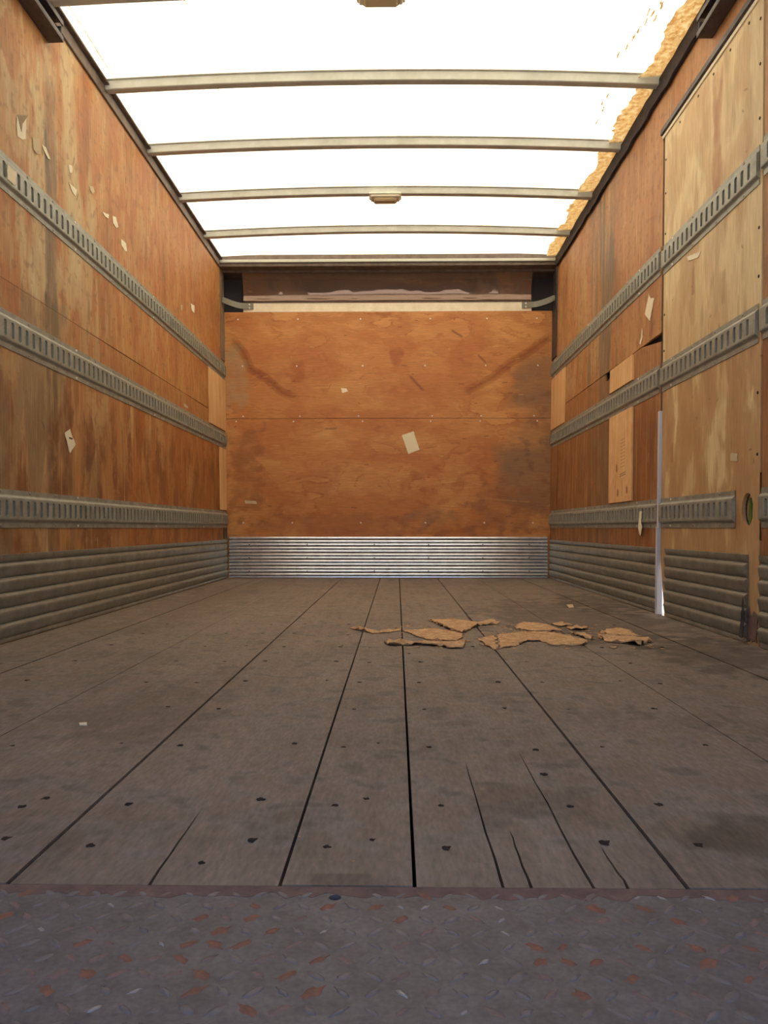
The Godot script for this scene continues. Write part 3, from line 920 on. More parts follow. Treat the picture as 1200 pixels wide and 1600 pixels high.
func build_roof() -> void:
	var c: Node3D = structure(root("ceiling"))
	var mb := MB.new()
	var under := []
	var over := []
	var nu := []
	var no := []
	for i in 33:
		var x := lerpf(ROOF_L - 0.06, ROOF_R + 0.06, i / 32.0)
		var y := 2.416 + crown(x)
		under.append([Vector3(x, y, -0.45), Vector3(x, y, -6.13)])
		over.append([Vector3(x, y + 0.004, -0.45), Vector3(x, y + 0.004, -6.13)])
		nu.append([Vector3.DOWN, Vector3.DOWN])
		no.append([Vector3.UP, Vector3.UP])
	mb.sheet(under, nu)
	mb.sheet(over, no)
	show_mesh("roof_sheet", mb.commit(), M.roof_sheet, c)
	# stained, flaking edge on the right, one piece to each bay
	var ends := [2.2] + BOWS + [5.86]
	for i in ends.size() - 1:
		var s0: float = ends[i] + 0.028
		var s1: float = ends[i + 1] - 0.028
		var r := RandomNumberGenerator.new()
		r.seed = 40 + i
		var p := PackedVector2Array()
		p.append(Vector2(ROOF_R - 0.012, s0))
		p.append(Vector2(ROOF_R - 0.012, s1))
		var k := 22
		for j in k + 1:
			var wide := 0.10 + 0.012 * sin(j * 0.4 + i * 2.0) + r.randf_range(-0.011, 0.011)
			p.append(Vector2(ROOF_R - wide, lerpf(s1, s0, float(j) / k) + (r.randf_range(-0.008, 0.008) if j > 0 and j < k else 0.0)))
		mb = MB.new()
		var lie := Transform3D(Basis(Vector3(1, 0.05, 0), Vector3(0, 0, -1), Vector3(0, 1, 0)), Vector3(0, 2.408 - ROOF_R * 0.05, 0))
		mb.prism(p, 0.0, 0.0015)
		show_mesh("stained_edge", mb.commit(), M.roof_flake, c, lie)
	for i in 14:
		var q: Array = [[1.03, 3.02], [1.01, 3.07], [1.0, 3.12], [0.985, 3.17], [0.98, 3.22], [0.99, 3.06], [1.03, 3.1], [1.02, 2.99], [0.97, 3.28], [0.95, 3.34], [0.99, 3.66], [0.98, 3.72], [1.0, 3.78], [1.0, 3.9]][i]
		mb = MB.new()
		mb.prism(ragged(outline([0, 0, 0.006, 0.0, 0.009, 0.05, 0.001, 0.045]), 0.01, 0.003, 60 + i), 0.0, 0.001)
		show_mesh("resin_flake", mb.commit(), M.roof_flake, c, Transform3D(Basis(Vector3(1, 0, 0), Vector3(0, 0, -1), Vector3(0, 1, 0)), Vector3(q[0], 2.417, -q[1])))
	mb = MB.new()
	mb.prism(ragged(outline([0, 0, 0.004, 0, 0.004, 0.56, 0, 0.56]), 0.02, 0.0016, 91), 0.0, 0.001)
	show_mesh("sheet_seam", mb.commit(), M.roof_flake, c, Transform3D(Basis(Vector3(1, 0, 0), Vector3(0, 0, -1), Vector3(0, 1, 0)), Vector3(ROOF_L + 0.055, 2.4165, -2.965)))
	for q in [[-0.83, 2.99, 0.05], [-0.84, 3.6, 0.05], [-0.84, 4.2, 0.06], [-0.84, 4.1, 0.03]]:
		mb = MB.new()
		mb.prism(ragged(outline([0, 0, 0.005, 0, 0.006, q[2], 0.001, q[2]]), 0.015, 0.002, 93), 0.0, 0.001)
		show_mesh("resin_flake", mb.commit(), M.roof_flake, c, Transform3D(Basis(Vector3(1, 0, 0), Vector3(0, 0, -1), Vector3(0, 1, 0)), Vector3(q[0], 2.4165 + crown(q[0]) - 0.002, -q[1])))
	# bows
	var words := ["roof bow nearest the open rear, cut by the top of the picture", "pale roof bow second from the open rear", "pale roof bow just behind the round-cornered ceiling lamp, towards the rear", "pale roof bow carrying the small ceiling lamp in mid roof", "last pale roof bow before the front wall"]
	for i in BOWS.size():
		var prof := [[-0.036, 0.042], [-0.036, 0.039], [-0.026, 0.037], [-0.022, 0.003], [-0.018, 0.0], [0.018, 0.0], [0.022, 0.003], [0.026, 0.037], [0.036, 0.039], [0.036, 0.042]]
		mb = MB.new()
		var n := 28
		for k in n:
			var xa := lerpf(ROOF_L, ROOF_R, k / float(n))
			var xb := lerpf(ROOF_L, ROOF_R, (k + 1) / float(n))
			for j in prof.size():
				var a: Array = prof[j]
				var b: Array = prof[(j + 1) % prof.size()]
				var o := Vector3(0, (b[0] - a[0]), -(b[1] - a[1])) * -1.0
				mb.quad(Vector3(xa, a[1] + crown(xa), a[0]), Vector3(xb, a[1] + crown(xb), a[0]), Vector3(xb, b[1] + crown(xb), b[0]), Vector3(xa, b[1] + crown(xa), b[0]), o)
		for e in [ROOF_L, ROOF_R]:
			for j in range(1, prof.size() - 1):
				mb.tri(Vector3(e, prof[0][1], prof[0][0]), Vector3(e, prof[j][1], prof[j][0]), Vector3(e, prof[j + 1][1], prof[j + 1][0]), Vector3(signf(e), 0, 0))
		tag(show_mesh("roof_bow", mb.commit(), M.bow_paint, null, Transform3D(Basis(), Vector3(0, 2.3735, -BOWS[i]))), words[i], "roof bow", "bows across the translucent roof")
	# ceiling lamps on two of the bows
	for e in [[-0.07, 4.75, 1.0, "small cream ceiling lamp on a bow in the middle of the roof"], [-0.06, 2.935, 0.95, "cream ceiling lamp at the top edge, on the nearest bow"]]:
		var lamp: Node3D = root("ceiling_lamp", Transform3D(Basis().scaled(Vector3.ONE * e[2]), Vector3(e[0], 2.3735 + crown(e[0]) - 0.0005, -e[1])))
		mb = MB.new()
		mb.box(Vector3(-0.098, -0.012, -0.05), Vector3(0.098, 0.0, 0.05), 0.004)
		show_mesh("base_plate", mb.commit(), M.lamp_body, lamp)
		mb = MB.new()
		mb.box(Vector3(-0.088, -0.024, -0.044), Vector3(0.088, -0.0125, 0.044), 0.004)
		show_mesh("frame", mb.commit(), M.lamp_body, lamp)
		mb = MB.new()
		mb.box(Vector3(-0.072, -0.044, -0.036), Vector3(0.072, -0.0245, 0.036), 0.011)
		show_mesh("lens", mb.commit(), M.paper_dull, lamp)
		tag(lamp, e[3], "lamp", "ceiling lamps on the roof bows")

# ------------------------------------------------------------------ side door in the right wall
func build_side_door() -> void:
	var d: Node3D = structure(root("door_1", TR))
	var map := [0, -1.0, -2.53, 1, -1.0 / 2.2, 1.0]
	# sheet with an oval finger hole; its lower far corner is cut away and lets daylight in
	var mb := MB.new()
	mb.prism(outline([-3.486, 0.56, -2.545, 0.56, -2.545, 2.125, -3.486, 2.125]), -0.012, 0.0)
	mb.prism(outline([-3.486, 0.56, -3.486, 0.24, -3.436, 0.0, -2.72, 0.0, -2.72, 0.56]), -0.012, 0.0)
	mb.prism(outline([-2.72, 0.0, -2.545, 0.0, -2.545, 0.34, -2.72, 0.34]), -0.012, 0.0)
	mb.holed(-2.72, -2.545, 0.34, 0.56, -2.634, 0.442, 0.043, 0.056, -0.012, 0.0, 24)
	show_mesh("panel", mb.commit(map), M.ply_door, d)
	mb = MB.new()
	mb.holed(-2.69, -2.58, 0.37, 0.515, -2.634, 0.442, 0.0445, 0.0575, -0.018, -0.0125, 24)
	show_mesh("hole_rim", mb.commit(), M.dark_metal, d)
	mb = MB.new()
	mb.box(Vector3(-2.69, 0.37, -0.026), Vector3(-2.58, 0.515, -0.0185), 0.0)
	show_mesh("hole_cup", mb.commit(), M.ply_door, d)
	mb = MB.new()
	mb.prism(ragged(outline([-2.655, 0.40, -2.640, 0.392, -2.634, 0.46, -2.644, 0.482, -2.652, 0.44]), 0.012, 0.002, 9), -0.0182, -0.0126)
	var g := material("green_daylight_paint", rgb(86, 112, 44), 0.5)  # added green piece in place of the green daylight in the hole
	show_mesh("green_daylight_piece", mb.commit(), g, d)
	# frame: dark rail over the top, dark strip on the hinge side, bright jamb low down
	mb = MB.new()
	mb.box(Vector3(-3.512, 2.135, 0.0005), Vector3(-2.50, 2.162, 0.014), 0.003)
	show_mesh("top_rail", mb.commit(), M.dark_metal, d)
	mb = MB.new()
	mb.box(Vector3(-3.508, 2.118, 0.0005), Vector3(-2.548, 2.1345, 0.005), 0.001)
	show_mesh("edge_strip", mb.commit(), M.cream_paint, d)
	mb = MB.new()
	mb.box(Vector3(-3.5115, 0.9, -0.044), Vector3(-3.488, 2.134, -0.004), 0.001)
	show_mesh("jamb", mb.commit(), M.blackish, d)
	mb = MB.new()
	mb.box(Vector3(-3.5115, 0.0, -0.011), Vector3(-3.490, 0.385, 0.016), 0.002)
	mb.box(Vector3(-3.5115, 0.3855, -0.011), Vector3(-3.490, 0.899, 0.012), 0.002)
	show_mesh("jamb", mb.commit(), M.jamb_paint, d)
	mb = MB.new()
	mb.box(Vector3(-3.5115, 0.212, -0.044), Vector3(-3.488, 0.899, -0.0115), 0.0)
	show_mesh("jamb", mb.commit(), M.blackish, d)
	mb = MB.new()
	mb.box(Vector3(-2.5435, 0.0, -0.044), Vector3(-2.534, 2.134, -0.010), 0.0)
	show_mesh("jamb", mb.commit(), M.blackish, d)
	mb = MB.new()
	mb.dome(Vector3.ZERO, 0.006, 0.006, 0.0025, 8)
	var head := mb.commit()
	for h in [0.62, 0.82, 1.2, 1.36, 1.72, 1.9, 2.05]:
		show_mesh("screw", head, M.screw_head, d, Transform3D(Basis(), Vector3(-2.565, h, -0.0004)))
		if h > 1.1:
			show_mesh("screw", head, M.screw_head, d, Transform3D(Basis(), Vector3(-3.47, h - 0.04, -0.0004)))
	for s in [2.65, 2.8, 2.95, 3.1, 3.3]:
		show_mesh("screw", head, M.screw_head, d, Transform3D(Basis(), Vector3(-s, 2.09, -0.0004)))
	# tracks and liner that ride on the door
	for e in [[2.56, 3.484, 1.566], [2.56, 3.484, 1.046], [2.725, 3.484, 0.446]]:
		track(d, -e[1], -e[0], e[2], -1.0)
	mb = MB.new()
	liner(mb, -3.412, -2.622, 0.293)
	show_mesh("scuff_liner", mb.commit(), M.liner_metal, d)
	# corroded foot of the door beside the liner
	mb = MB.new()
	mb.prism(ragged(outline([-2.625, 0.012, -2.552, 0.012, -2.552, 0.10, -2.575, 0.112, -2.60, 0.085, -2.612, 0.125, -2.628, 0.09]), 0.014, 0.005, 12), 0.0006, 0.004)
	show_mesh("rust_plate", mb.commit(), M.rust_edge, d)
	mb = MB.new()
	mb.prism(ragged(outline([-2.648, 0.02, -2.620, 0.02, -2.612, 0.09, -2.622, 0.15, -2.634, 0.10]), 0.012, 0.004, 14), 0.0175, 0.019)
	show_mesh("torn_metal", mb.commit(), M.blackish, d)

# ------------------------------------------------------------------ tracks
const PITCH := 0.0508

func track_mesh(length: float, far: float) -> ArrayMesh:
	var mb := MB.new()
	var prof := [[-0.064, 0.0], [-0.064, 0.0028], [-0.047, 0.0028], [-0.043, 0.0045], [-0.038, 0.0115], [-0.034, 0.013]]
	for side in [-1.0, 1.0]:
		for j in prof.size() - 1:
			var a := Vector2(prof[j][0] * -side, prof[j][1])
			var b := Vector2(prof[j + 1][0] * -side, prof[j + 1][1])
			var o := Vector3(0, 0.3 * side, 1) if j > 0 else Vector3(0, side, 0)
			mb.quad(Vector3(0, a.x, a.y), Vector3(length, a.x, a.y), Vector3(length, b.x, b.y), Vector3(0, b.x, b.y), o)
	# ends
	for e in [[0.0, -1.0], [length, 1.0]]:
		var o := Vector3(e[1], 0, 0)
		mb.quad(Vector3(e[0], -0.047, 0), Vector3(e[0], 0.047, 0), Vector3(e[0], 0.034, 0.013), Vector3(e[0], -0.034, 0.013), o)
	var count := int((length - 0.012) / PITCH)
	var lead := (length - count * PITCH) / 2.0
	var F := 0.034
	var z := 0.013
	var a2 := 0.0105
	var b2 := 0.027
	var c2 := 0.005
	for e in [[0.0, lead], [length - lead, length]]:
		mb.quad(Vector3(e[0], -F, z), Vector3(e[1], -F, z), Vector3(e[1], F, z), Vector3(e[0], F, z), Vector3(0, 0, 1))
	var up := Vector3(0, 0, 1)
	for i in count:
		var c := lead + (i + 0.5) * PITCH
		var h := PITCH / 2.0
		var V := func(x: float, y: float, zz: float) -> Vector3: return Vector3(c + x, y, zz)
		for sy in [-1.0, 1.0]:
			mb.quad(V.call(-h, F * sy, z), V.call(h, F * sy, z), V.call(a2 - c2, b2 * sy, z), V.call(-(a2 - c2), b2 * sy, z), up)
			for sx in [-1.0, 1.0]:
				mb.tri(V.call(h * sx, F * sy, z), V.call(a2 * sx, (b2 - c2) * sy, z), V.call((a2 - c2) * sx, b2 * sy, z), up)
		for sx in [-1.0, 1.0]:
			mb.quad(V.call(h * sx, -F, z), V.call(h * sx, F, z), V.call(a2 * sx, b2 - c2, z), V.call(a2 * sx, -(b2 - c2), z), up)
		var ring := [Vector2(a2, b2 - c2), Vector2(a2 - c2, b2), Vector2(c2 - a2, b2), Vector2(-a2, b2 - c2), Vector2(-a2, c2 - b2), Vector2(c2 - a2, -b2), Vector2(a2 - c2, -b2), Vector2(a2, c2 - b2)]
		for k in 8:
			var p: Vector2 = ring[k]
			var q: Vector2 = ring[(k + 1) % 8]
			var zp := lerpf(0.0015, 0.0065, clampf(0.5 + p.x * far / a2 * 0.5, 0, 1))
			var zq := lerpf(0.0015, 0.0065, clampf(0.5 + q.x * far / a2 * 0.5, 0, 1))
			mb.quad(V.call(p.x, p.y, zp), V.call(q.x, q.y, zq), V.call(q.x, q.y, z), V.call(p.x, p.y, z), Vector3(-(p.x + q.x), -(p.y + q.y), 0))
			if k > 0 and k < 7:
				# the tab of the slot, pressed in and sloping up again at its far side
				var z0 := lerpf(0.0015, 0.0065, clampf(0.5 + ring[0].x * far / a2 * 0.5, 0, 1))
				mb.tri(V.call(ring[0].x, ring[0].y, z0), V.call(p.x, p.y, zp), V.call(q.x, q.y, zq), up)
	return mb.commit()

# a length of slotted cargo track with its rivets
func track(parent: Node, x0: float, x1: float, h: float, far: float) -> Node3D:
	var t := Node3D.new()
	t.name = "cargo_track" if parent != self else numbered("cargo_track")
	parent.add_child(t, true)
	t.transform = Transform3D(Basis(), Vector3(x0, h, 0.0004))
	show_mesh("rail", track_mesh(x1 - x0, far), M.track_metal, t)
	var mb := MB.new()
	mb.dome(Vector3.ZERO, 0.0055, 0.0055, 0.003, 8)
	var head := mb.commit()
	var k := int((x1 - x0) / 0.2032)
	for i in k:
		for y in [-0.056, 0.056]:
			show_mesh("rivet", head, M.rivet_bright if (i * 7 + int(y * 100)) % 5 == 0 else M.rivet_metal, t, Transform3D(Basis(), Vector3((i + 0.5) * (x1 - x0) / k, y, 0.0026)))
	return t

func build_tracks() -> void:
	var names := ["upper", "middle", "lower"]
	for i in 3:
		var h: float = [1.577, 1.048, 0.446][i]
		var t := track(self, 1.0, 5.984, h, 1.0)
		t.transform = TL * t.transform
		tag(t, "%s slotted grey cargo track running along the left wall" % names[i], "cargo track", "tracks on the left wall")
		t = track(self, -5.984, -3.52, h, -1.0)
		t.transform = TR * t.transform
		tag(t, "%s slotted grey cargo track on the right wall, between side door and front wall" % names[i], "cargo track", "tracks on the right wall")
		t = track(self, -2.530, -1.0, h, -1.0)
		t.transform = TR * t.transform
		tag(t, "short end of the %s cargo track at the right edge, near side of the door" % names[i], "cargo track", "tracks by the right edge")

# ------------------------------------------------------------------ corrugated liners
const WAVE := [[0.05, 0.010], [0.11, 0.0125], [0.2, 0.0135], [0.29, 0.0128], [0.36, 0.010], [0.41, 0.0095], [0.46, 0.0125], [0.54, 0.0155], [0.66, 0.0172], [0.76, 0.0172], [0.86, 0.0158], [0.93, 0.012], [1.0, 0.002]]

const BROAD := [[0.08, 0.006], [0.18, 0.0085], [0.38, 0.0105], [0.56, 0.0125], [0.68, 0.0135], [0.78, 0.013], [0.86, 0.0105], [0.93, 0.005], [1.0, 0.0012]]

func liner(mb: MB, x0: float, x1: float, top: float, wave: Array = BROAD) -> void:
	var p := [Vector2(0.004, 0.0008), Vector2(0.004, 0.004), Vector2(0.014, 0.004), Vector2(0.017, 0.002)]
	for k in 6:
		for q in wave:
			var h: float = 0.017 + (k + q[0]) * 0.05
			if h < top:
				p.append(Vector2(h, q[1]))
	p.append(Vector2(top, p[-1].y))
	p.append(Vector2(top, 0.0008))
	var nn := []
	for i in p.size() - 1:
		nn.append(Vector3(0, -(p[i + 1].y - p[i].y), p[i + 1].x - p[i].x).normalized())
	for i in p.size() - 1:
		var a: Vector2 = p[i]
		var b: Vector2 = p[i + 1]
		var na: Vector3 = nn[i]
		var nb: Vector3 = nn[i]
		if i > 0 and nn[i].dot(nn[i - 1]) > 0.7:
			na = (nn[i] + nn[i - 1]).normalized()
		if i < nn.size() - 1 and nn[i].dot(nn[i + 1]) > 0.7:
			nb = (nn[i] + nn[i + 1]).normalized()
		mb.quadn(Vector3(x0, a.x, a.y), Vector3(x1, a.x, a.y), Vector3(x1, b.x, b.y), Vector3(x0, b.x, b.y), na, na, nb, nb)
		for e in [[x0, -1.0], [x1, 1.0]]:
			mb.quad(Vector3(e[0], a.x, 0.0008), Vector3(e[0], b.x, 0.0008), Vector3(e[0], b.x, b.y), Vector3(e[0], a.x, a.y), Vector3(e[1], 0, 0))

func build_liners() -> void:
	var mb := MB.new()
	liner(mb, 1.0, 5.966, 0.293)
	tag(show_mesh("scuff_liner", mb.commit(), M.liner_metal, null, TL), "long dull corrugated metal liner along the foot of the left wall", "wall liner")
	mb = MB.new()
	liner(mb, -5.966, -3.52, 0.293)
	tag(show_mesh("scuff_liner", mb.commit(), M.liner_metal, null, TR), "dull corrugated metal liner on the right wall between side door and front", "wall liner")
	mb = MB.new()
	liner(mb, -2.528, -1.0, 0.293)
	tag(show_mesh("scuff_liner", mb.commit(), M.liner_metal, null, TR), "end of corrugated liner at the right edge, near side of the door", "wall liner")
	var f: Node3D = root("scuff_liner", Transform3D(Basis(), Vector3(0, 0, -5.986)))
	mb = MB.new()
	liner(mb, -1.276, 1.139, 0.314, WAVE)
	show_mesh("corrugated_sheet", mb.commit(), M.bright_liner, f)
	mb = MB.new()
	mb.dome(Vector3.ZERO, 0.005, 0.005, 0.002, 8)
	var head := mb.commit()
	for x in [-1.12, -0.68, -0.17, 0.24, 0.65, 1.0]:
		for h in [0.255, 0.155, 0.055]:
			show_mesh("rivet", head, M.screw_head, f, Transform3D(Basis(), Vector3(x, h, 0.0168)))
	tag(f, "shiny corrugated metal liner along the foot of the front wall", "wall liner")

# ------------------------------------------------------------------ tread plate on the rear sill
func build_tread_plate() -> void:
	var lie := Transform3D(Basis(Vector3(1, 0, 0), Vector3(0, 0, -1), Vector3(0, 1, 0)), Vector3(0, -0.0015, 0))   # x, s, up
	var t: Node3D = root("tread_plate", lie)
	var mb := MB.new()
	mb.holed(-0.12, 0.0, 0.76, 0.8465, -0.064, 0.822, 0.0065, 0.0065, -0.032, 0.0, 16)
	mb.box(Vector3(-1.29, 0.3, -0.008), Vector3(1.15, 0.76, 0.0))
	mb.box(Vector3(-1.29, 0.76, -0.008), Vector3(-0.12, 0.8465, 0.0))
	mb.box(Vector3(0.0, 0.76, -0.008), Vector3(1.15, 0.8465, 0.0))
	show_mesh("steel_sheet", mb.commit(), M.tread_steel, t)
	mb = MB.new()
	var lugs := []
	for k in 5:
		mb = MB.new()
		mb.dome(Vector3.ZERO, 0.0110, 0.0038, 0.0007, 12, 0.0, 0.0 if k == 0 else 1.0 + k)
		lugs.append(mb.commit())
	var seen := []
	var rest := MB.new()
	var p := 0.0245
	for j in 22:
		var s := 0.312 + j * p
		for i in 100:
			var x := -1.27 + i * p
			if x > 1.13 or s > 0.832 or Vector2(x + 0.064, s - 0.822).length() < 0.02:
				continue
			var turn := 0.78 if (i + j) % 2 else -0.78
			if s > 0.585 and absf(x) < s * 0.51 + 0.02:
				seen.append([x, s, turn])
			else:
				rest.dome(Vector3(x, s, 0.0), 0.0115, 0.0036, 0.0011, 6, turn)
	var r := RandomNumberGenerator.new()
	r.seed = 23
	var patch := FastNoiseLite.new()
	patch.seed = 8
	patch.frequency = 6.0
	for k in seen.size():
		var e: Array = seen[k]
		if k < seen.size() - 300:
			rest.dome(Vector3(e[0], e[1], 0.0), 0.0115, 0.0036, 0.0011, 8, e[2])
			continue
		var rust := 0.3 + 0.5 * patch.get_noise_2d(e[0], e[1]) + (0.18 if absf(e[0]) > 0.12 and e[1] < 0.72 else 0.0)
		var q := r.randf()
		var m: Material = M.lug_grey
		if q < rust * 0.45:
			m = M.lug_rust
		elif q < rust * 1.1:
			m = M.lug_brown
		elif q > 0.93:
			m = M.lug_worn
		var sc := r.randf_range(0.8, 1.1) * (0.6 if m == M.lug_worn else 1.0)
		show_mesh("lug", lugs[k % 2 if m == M.lug_grey else 1 + k % 4], m, t, Transform3D(Basis(Vector3(0, 0, 1), e[2] + r.randf_range(-0.08, 0.08)).scaled_local(Vector3(sc * r.randf_range(0.75, 1.05), sc * (r.randf_range(1.0, 1.7) if m == M.lug_rust else r.randf_range(0.8, 1.2)), r.randf_range(0.5, 1.0))), Vector3(e[0], e[1], 0)))
	var far := show_mesh("lugs", rest.commit(), M.lug_grey, t)
	far.set_meta("kind", "stuff")
	# rust that has spread from the edge against the boards
	mb = MB.new()
	var o := PackedVector2Array()
	for i in 90:
		o.append(Vector2(lerpf(-0.6, 0.6, i / 89.0), 0.846))
	for i in 90:
		o.append(Vector2(lerpf(0.6, -0.6, i / 89.0), 0.826 + r.randf_range(-0.009, 0.006)))
	mb.prism(o, 0.0, 0.0003)
	show_mesh("rust_crust", mb.commit(), M.rust_edge, t)
	tag(t, "rusty grey steel tread plate on the rear sill in front", "tread plate")

# ------------------------------------------------------------------ rear of the box
func build_rear() -> void:
	# guides of the roll-up door along both top edges
	for side in [0, 1]:
		var T := TL if side == 0 else TR
		var e := 2.952 if side == 0 else 2.966
		var x0 := 0.7 if side == 0 else -e
		var x1 := e if side == 0 else -0.7
		var g: Node3D = root("door_guide", T)
		var mb := MB.new()
		mb.box(Vector3(x0, 2.235, 0.0008), Vector3(x1, 2.318, 0.005), 0.001)
		mb.box(Vector3(x0, 2.235, 0.0045), Vector3(x1, 2.241, 0.06), 0.001)
		mb.box(Vector3(x0, 2.312, 0.0045), Vector3(x1, 2.318, 0.06), 0.001)
		mb.box(Vector3(x0, 2.2405, 0.054), Vector3(x1, 2.256, 0.06), 0.001)
		mb.box(Vector3(x0, 2.297, 0.054), Vector3(x1, 2.3125, 0.06), 0.001)
		show_mesh("channel", mb.commit(), M.dark_metal, g)
		mb = MB.new()
		if side == 0:
			mb.box(Vector3(e - 0.008, 2.2415, 0.0055), Vector3(e, 2.2965, 0.0535), 0.002)
		else:
			mb.box(Vector3(-e, 2.2415, 0.0055), Vector3(-e + 0.008, 2.2965, 0.0535), 0.002)
		show_mesh("end_stop", mb.commit(), M.dark_metal, g)
		tag(g, "dark steel roller door guide ending high on the %s wall" % ["left" if side == 0 else "right"], "door guide")
	# roll-up door, open, its sections lying between the guides
	var d: Node3D = structure(root("door_2"))
	for i in 5:
		var mb := MB.new()
		mb.box(Vector3(-1.26, 2.262, -(0.72 + (i + 1) * 0.38) + 0.006), Vector3(1.13, 2.287, -(0.72 + i * 0.38)), 0.004)
		show_mesh("section", mb.commit(), M.roll_door, d)
	# rear frame
	var mb2 := MB.new()
	mb2.box(Vector3(-1.40, 2.29, -0.6), Vector3(1.26, 2.43, -0.46), 0.004)
	structure(show_mesh("trim_9", mb2.commit(), M.skin))
	# yard
	mb2 = MB.new()
	mb2.box(Vector3(-40, -1.3, -40), Vector3(40, -1.15, 40))
	structure(show_mesh("ground", mb2.commit(), M.asphalt))

# ------------------------------------------------------------------ patches of newer wood
func build_patches() -> void:
	var mb := MB.new()
	mb.box(Vector3(5.452, 1.118, 0.0008), Vector3(5.98, 1.508, 0.009), 0.0015)
	tag(show_mesh("wood_patch", mb.commit([0, 0.6, 0, 1, -0.6, 0]), M.pale_board, null, TL), "pale wood patch in the left front corner between upper and middle tracks", "wood patch")
	mb = MB.new()
	mb.box(Vector3(5.765, 0.515, 0.0008), Vector3(5.98, 0.98, 0.009), 0.0015)
	tag(show_mesh("wood_patch", mb.commit([0, 0.6, 0.3, 1, -0.6, 0]), M.pale_board, null, TL), "narrow pale wood patch in the left front corner above the lower track", "wood patch")
	mb = MB.new()
	mb.box(Vector3(-5.98, 1.118, 0.0008), Vector3(-5.50, 1.508, 0.009), 0.0015)
	tag(show_mesh("wood_patch", mb.commit([0, 0.6, 0, 1, -0.6, 0]), M.pale_board, null, TR), "pale wood patch in the right front corner between upper and middle tracks", "wood patch")
	mb = MB.new()
	mb.prism(outline([-4.325, 1.1165, -3.905, 1.1165, -3.91, 1.243, -4.315, 1.241]), 0.0008, 0.010)
	tag(show_mesh("board_piece", mb.commit([0, 2.3, 0, 1, -1.2, 0]), M.pale_board, null, TR), "short end of new pale board just above the middle track, right wall", "board")
	mb = MB.new()
	mb.box(Vector3(-4.315, 0.5145, 0.0008), Vector3(-3.90, 0.9815, 0.012), 0.002)
	tag(show_mesh("board_piece", mb.commit([0, 2.4, 10.36, 1, -1.0 / 0.467, 0.9815 / 0.467]), M.new_board, null, TR), "new pale stamped board between middle and lower tracks on right wall", "board")

# ------------------------------------------------------------------ stickers and torn paper
func paper(T: Transform3D, a: Array, sx: float, d: float, m: Material, called: String, label: String, category := "paper") -> MeshInstance3D:
	var p := outline(a, sx)
	var c := Vector2.ZERO
	for q in p:
		c += q / p.size()
	for i in p.size():
		p[i] -= c
	p = ragged(p, 0.012, 0.0016, int(absf(c.x * 1000)))
	var lift := PackedFloat32Array()
	var r := RandomNumberGenerator.new()
	r.seed = int(absf(c.y * 1000))
	for i in p.size():
		lift.append(r.randf_range(0.0, 0.002))
	var mb := MB.new()
	mb.prism(p, 0.0002, 0.001, lift)
	var o := show_mesh(called, mb.commit(), m, null, on(T, c.x, c.y, d))
	tag(o, label, category)
	return o

